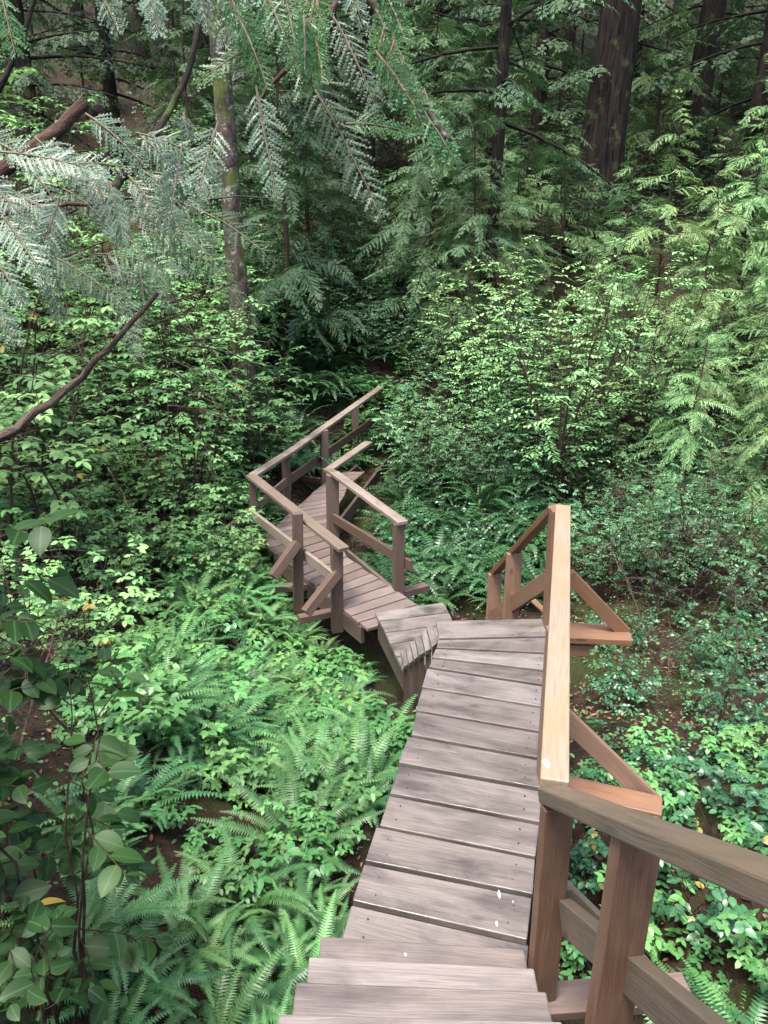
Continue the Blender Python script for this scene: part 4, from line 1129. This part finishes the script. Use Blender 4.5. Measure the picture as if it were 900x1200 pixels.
# ------------------------------------------------------------------ foreground cedar at upper left
rc = random.Random(404)
ct_ = empty('cedar_tree', (-3.1, 2.3, tz(-3.1, 2.3)), 'foreground cedar with silvery drooping fronds and reddish limbs hanging in from upper left', 'tree')
def limb(px, r0, r1, mat='bark_red', name='limb', n=7):
    pts = [PZ(*q) for q in px]
    fine = []
    for a, b in zip(pts, pts[1:]):
        for i in range(4):
            fine.append(a.lerp(b, i / 4) + Vector((rc.uniform(-1, 1), rc.uniform(-1, 1), rc.uniform(-1, 1))) * r0 * .35)
    fine.append(pts[-1])
    m = MB(); k = len(fine) - 1
    m.tube(fine, [r0 + (r1 - r0) * i / k for i in range(k + 1)], n, .5)
    return m.build(name, M[mat], ct_, smooth=True)
mb = MB()
mb.tube([(-3.1, 2.3, tz(-3.1, 2.3) - .3), (-3.08, 2.3, 1.0), (-3.0, 2.25, 3.5), (-2.95, 2.2, 7.0)], [.36, .28, .22, .15], 14, .5)
mb.build('trunk', M['bark_red'], ct_, smooth=True)
limb([(-570, 380, 2.6), (-160, 270, 2.8), (-20, 222, 2.9), (40, 172, 3.0), (100, 120, 3.0)], .040, .024)
limb([(-570, -240, 2.6), (-330, -250, 2.6), (-60, -220, 2.7), (250, -160, 2.8), (420, -50, 2.8), (382, 28, 2.8), (348, 72, 2.8), (312, 104, 2.8), (285, 128, 2.8)], .034, .003)
limb([(-540, 580, 2.7), (-120, 560, 3.0), (0, 512, 3.1), (60, 470, 3.2), (125, 410, 3.2), (185, 343, 3.2)], .030, .009, 'twig')
limb([(-560, 340, 2.6), (-300, 290, 3.0), (-60, 262, 3.3), (80, 240, 3.1), (165, 232, 3.0), (215, 238, 3.0)], .020, .002, 'bark_red')
limb([(120, 235, 3.3), (165, 188, 3.8), (200, 130, 4.0), (226, 70, 4.0), (243, -20, 4.0)], .022, .014, 'bark')
limb([(-60, 190, 3.0), (0, 105, 3.0), (25, 45, 3.0), (48, -25, 3.0)], .014, .008, 'bark')
for i in range(34):
    u, v = rc.uniform(-40, 250), rc.uniform(150, 560); Z = rc.uniform(3.0, 4.2)
    a = rc.uniform(-.6, 1.3); l = rc.uniform(50, 150)
    limb([(u, v, Z), (u + l * .5 * math.cos(a), v + l * .5 * math.sin(a) - 6, Z + .05), (u + l * math.cos(a), v + l * math.sin(a), Z + rc.uniform(-.2, .2))], .005, .0015, 'twig', 'twig', 4)
def frond(s, t, Z, mat, wid=.25, Zt=None):
    a, b = PZ(s[0], s[1], Z), PZ(t[0], t[1], Zt or Z)
    d = b - a; L = d.length
    lf, st2 = MB(), MB()
    to_cam = (Vector((0, 0, H)) - a).normalized()
    nrm = to_cam * .8 + Vector((rc.uniform(-.7, .7), rc.uniform(-.3, .3), .55))
    lift = d.normalized() + Vector((0, 0, .16))
    spray(lf, st2, a, lift, nrm, L * 1.03, rc, L * wid * 1.1, L / rc.uniform(27, 36), .0108, rc.random() * .6 + .2, droop=rc.uniform(.3, .65), stem_r=.004, tooth=1.6, mainw=.6, irr=.6)
    f = lf.build('frond', M[mat], ct_)
    s2 = st2.build('frond_stem', M['pale_stem'], None, origin=ct_.location)
    s2.location = (0, 0, 0); s2.parent = f
for s, t, Z, m, w in (
    ((345, 68), (455, 240), 2.6, 'cedar_silver', .24), ((386, 12), (446, 128), 2.6, 'cedar_silver', .27), ((300, 100), (322, 226), 2.5, 'cedar_silver', .30),
    ((256, 142), (232, 246), 2.5, 'cedar_silver', .34), ((214, 168), (202, 268), 2.55, 'cedar_silver', .34), ((215, 132), (222, 160), 2.6, 'cedar_silver', .4),
    ((445, 45), (470, 95), 2.5, 'cedar', .3), ((440, 60), (505, 150), 2.4, 'cedar', .22), ((470, 100), (540, 180), 2.4, 'cedar', .22), ((405, 145), (478, 152), 2.7, 'cedar', .28),
    ((100, 133), (168, 186), 2.6, 'cedar_silver', .28), ((0, 178), (120, 200), 2.5, 'cedar_silver', .24), ((25, 195), (160, 196), 2.6, 'cedar_silver', .2),
    ((70, 235), (48, 300), 2.6, 'cedar_silver', .4), ((128, 212), (146, 282), 2.6, 'cedar_silver', .36), ((0, 250), (62, 330), 2.5, 'cedar_silver', .3), ((-30, 200), (40, 262), 2.5, 'cedar_silver', .32),
    ((110, 205), (135, 275), 2.7, 'cedar_silver', .34), ((-20, 290), (30, 350), 2.6, 'cedar_silver', .34), ((40, 160), (100, 220), 2.8, 'cedar_silver', .3), ((-40, 150), (50, 190), 2.7, 'cedar_silver', .28),
    ((10, 225), (80, 262), 2.7, 'cedar_silver', .3), ((150, 205), (186, 252), 2.9, 'cedar_silver', .36), ((160, 196), (205, 226), 2.8, 'cedar_silver', .3), ((-30, 330), (20, 400), 2.8, 'cedar_silver', .32),
    ((115, -12), (142, 36), 2.3, 'cedar_silver', .35), ((172, -20), (186, 38), 2.3, 'cedar_silver', .32), ((225, -25), (245, 34), 2.3, 'cedar_silver', .35), ((0, -10), (20, 60), 2.6, 'cedar', .4),
    ((262, -20), (318, 96), 2.3, 'cedar', .26), ((300, -25), (352, 84), 2.3, 'cedar', .26), ((330, -25), (345, 62), 2.3, 'cedar', .28), ((285, 60), (232, 98), 2.5, 'cedar', .3), ((365, -30), (382, 40), 2.4, 'cedar', .3),
    ((290, -30), (262, 50), 2.4, 'cedar_silver', .3), ((240, -25), (300, 40), 2.4, 'cedar', .3), ((395, -40), (430, 20), 2.4, 'cedar_silver', .3), ((430, -40), (480, 40), 2.3, 'cedar', .28), ((452, 20), (490, 120), 2.6, 'cedar', .24),
    ((150, 225), (270, 300), 3.0, 'conifer', .26), ((170, 240), (290, 350), 3.1, 'conifer', .26), ((120, 250), (205, 330), 3.0, 'conifer', .28), ((190, 230), (330, 285), 3.1, 'conifer', .24), ((60, 300), (150, 352), 3.0, 'conifer', .28)):
    frond(s, t, Z, m, w)

for i in range(26):                       # the tangle of finer sprays at the left edge
    u, v_ = rc.uniform(-40, 190), rc.uniform(150, 330); a = rc.uniform(.1, 1.5); l = rc.uniform(55, 110)
    frond((u, v_), (u + l * math.cos(a), v_ + l * math.sin(a)), rc.uniform(3.1, 3.9), rc.choice(('cedar_silver', 'cedar_silver', 'conifer')), rc.uniform(.22, .34))
limb([(400, -60, 2.5), (448, 20, 2.5), (474, 85, 2.45), (508, 138, 2.4), (528, 166, 2.4)], .016, .008, 'bark_pale', 'limb', 7)
for i in range(9):
    t = i / 8; u = 440 + 90 * t; v_ = 10 + 150 * t
    frond((u, v_), (u + rc.uniform(-18, 22), v_ + rc.uniform(25, 48)), 2.42, 'cedar', .3)
for i in range(10):
    u = rc.uniform(285, 372); v_ = rc.uniform(-20, 25)
    frond((u, v_), (u + rc.uniform(-22, 22), v_ + rc.uniform(60, 95)), rc.uniform(2.2, 2.5), 'cedar', .22)

# ------------------------------------------------------------------ tall salal beside the viewer at left
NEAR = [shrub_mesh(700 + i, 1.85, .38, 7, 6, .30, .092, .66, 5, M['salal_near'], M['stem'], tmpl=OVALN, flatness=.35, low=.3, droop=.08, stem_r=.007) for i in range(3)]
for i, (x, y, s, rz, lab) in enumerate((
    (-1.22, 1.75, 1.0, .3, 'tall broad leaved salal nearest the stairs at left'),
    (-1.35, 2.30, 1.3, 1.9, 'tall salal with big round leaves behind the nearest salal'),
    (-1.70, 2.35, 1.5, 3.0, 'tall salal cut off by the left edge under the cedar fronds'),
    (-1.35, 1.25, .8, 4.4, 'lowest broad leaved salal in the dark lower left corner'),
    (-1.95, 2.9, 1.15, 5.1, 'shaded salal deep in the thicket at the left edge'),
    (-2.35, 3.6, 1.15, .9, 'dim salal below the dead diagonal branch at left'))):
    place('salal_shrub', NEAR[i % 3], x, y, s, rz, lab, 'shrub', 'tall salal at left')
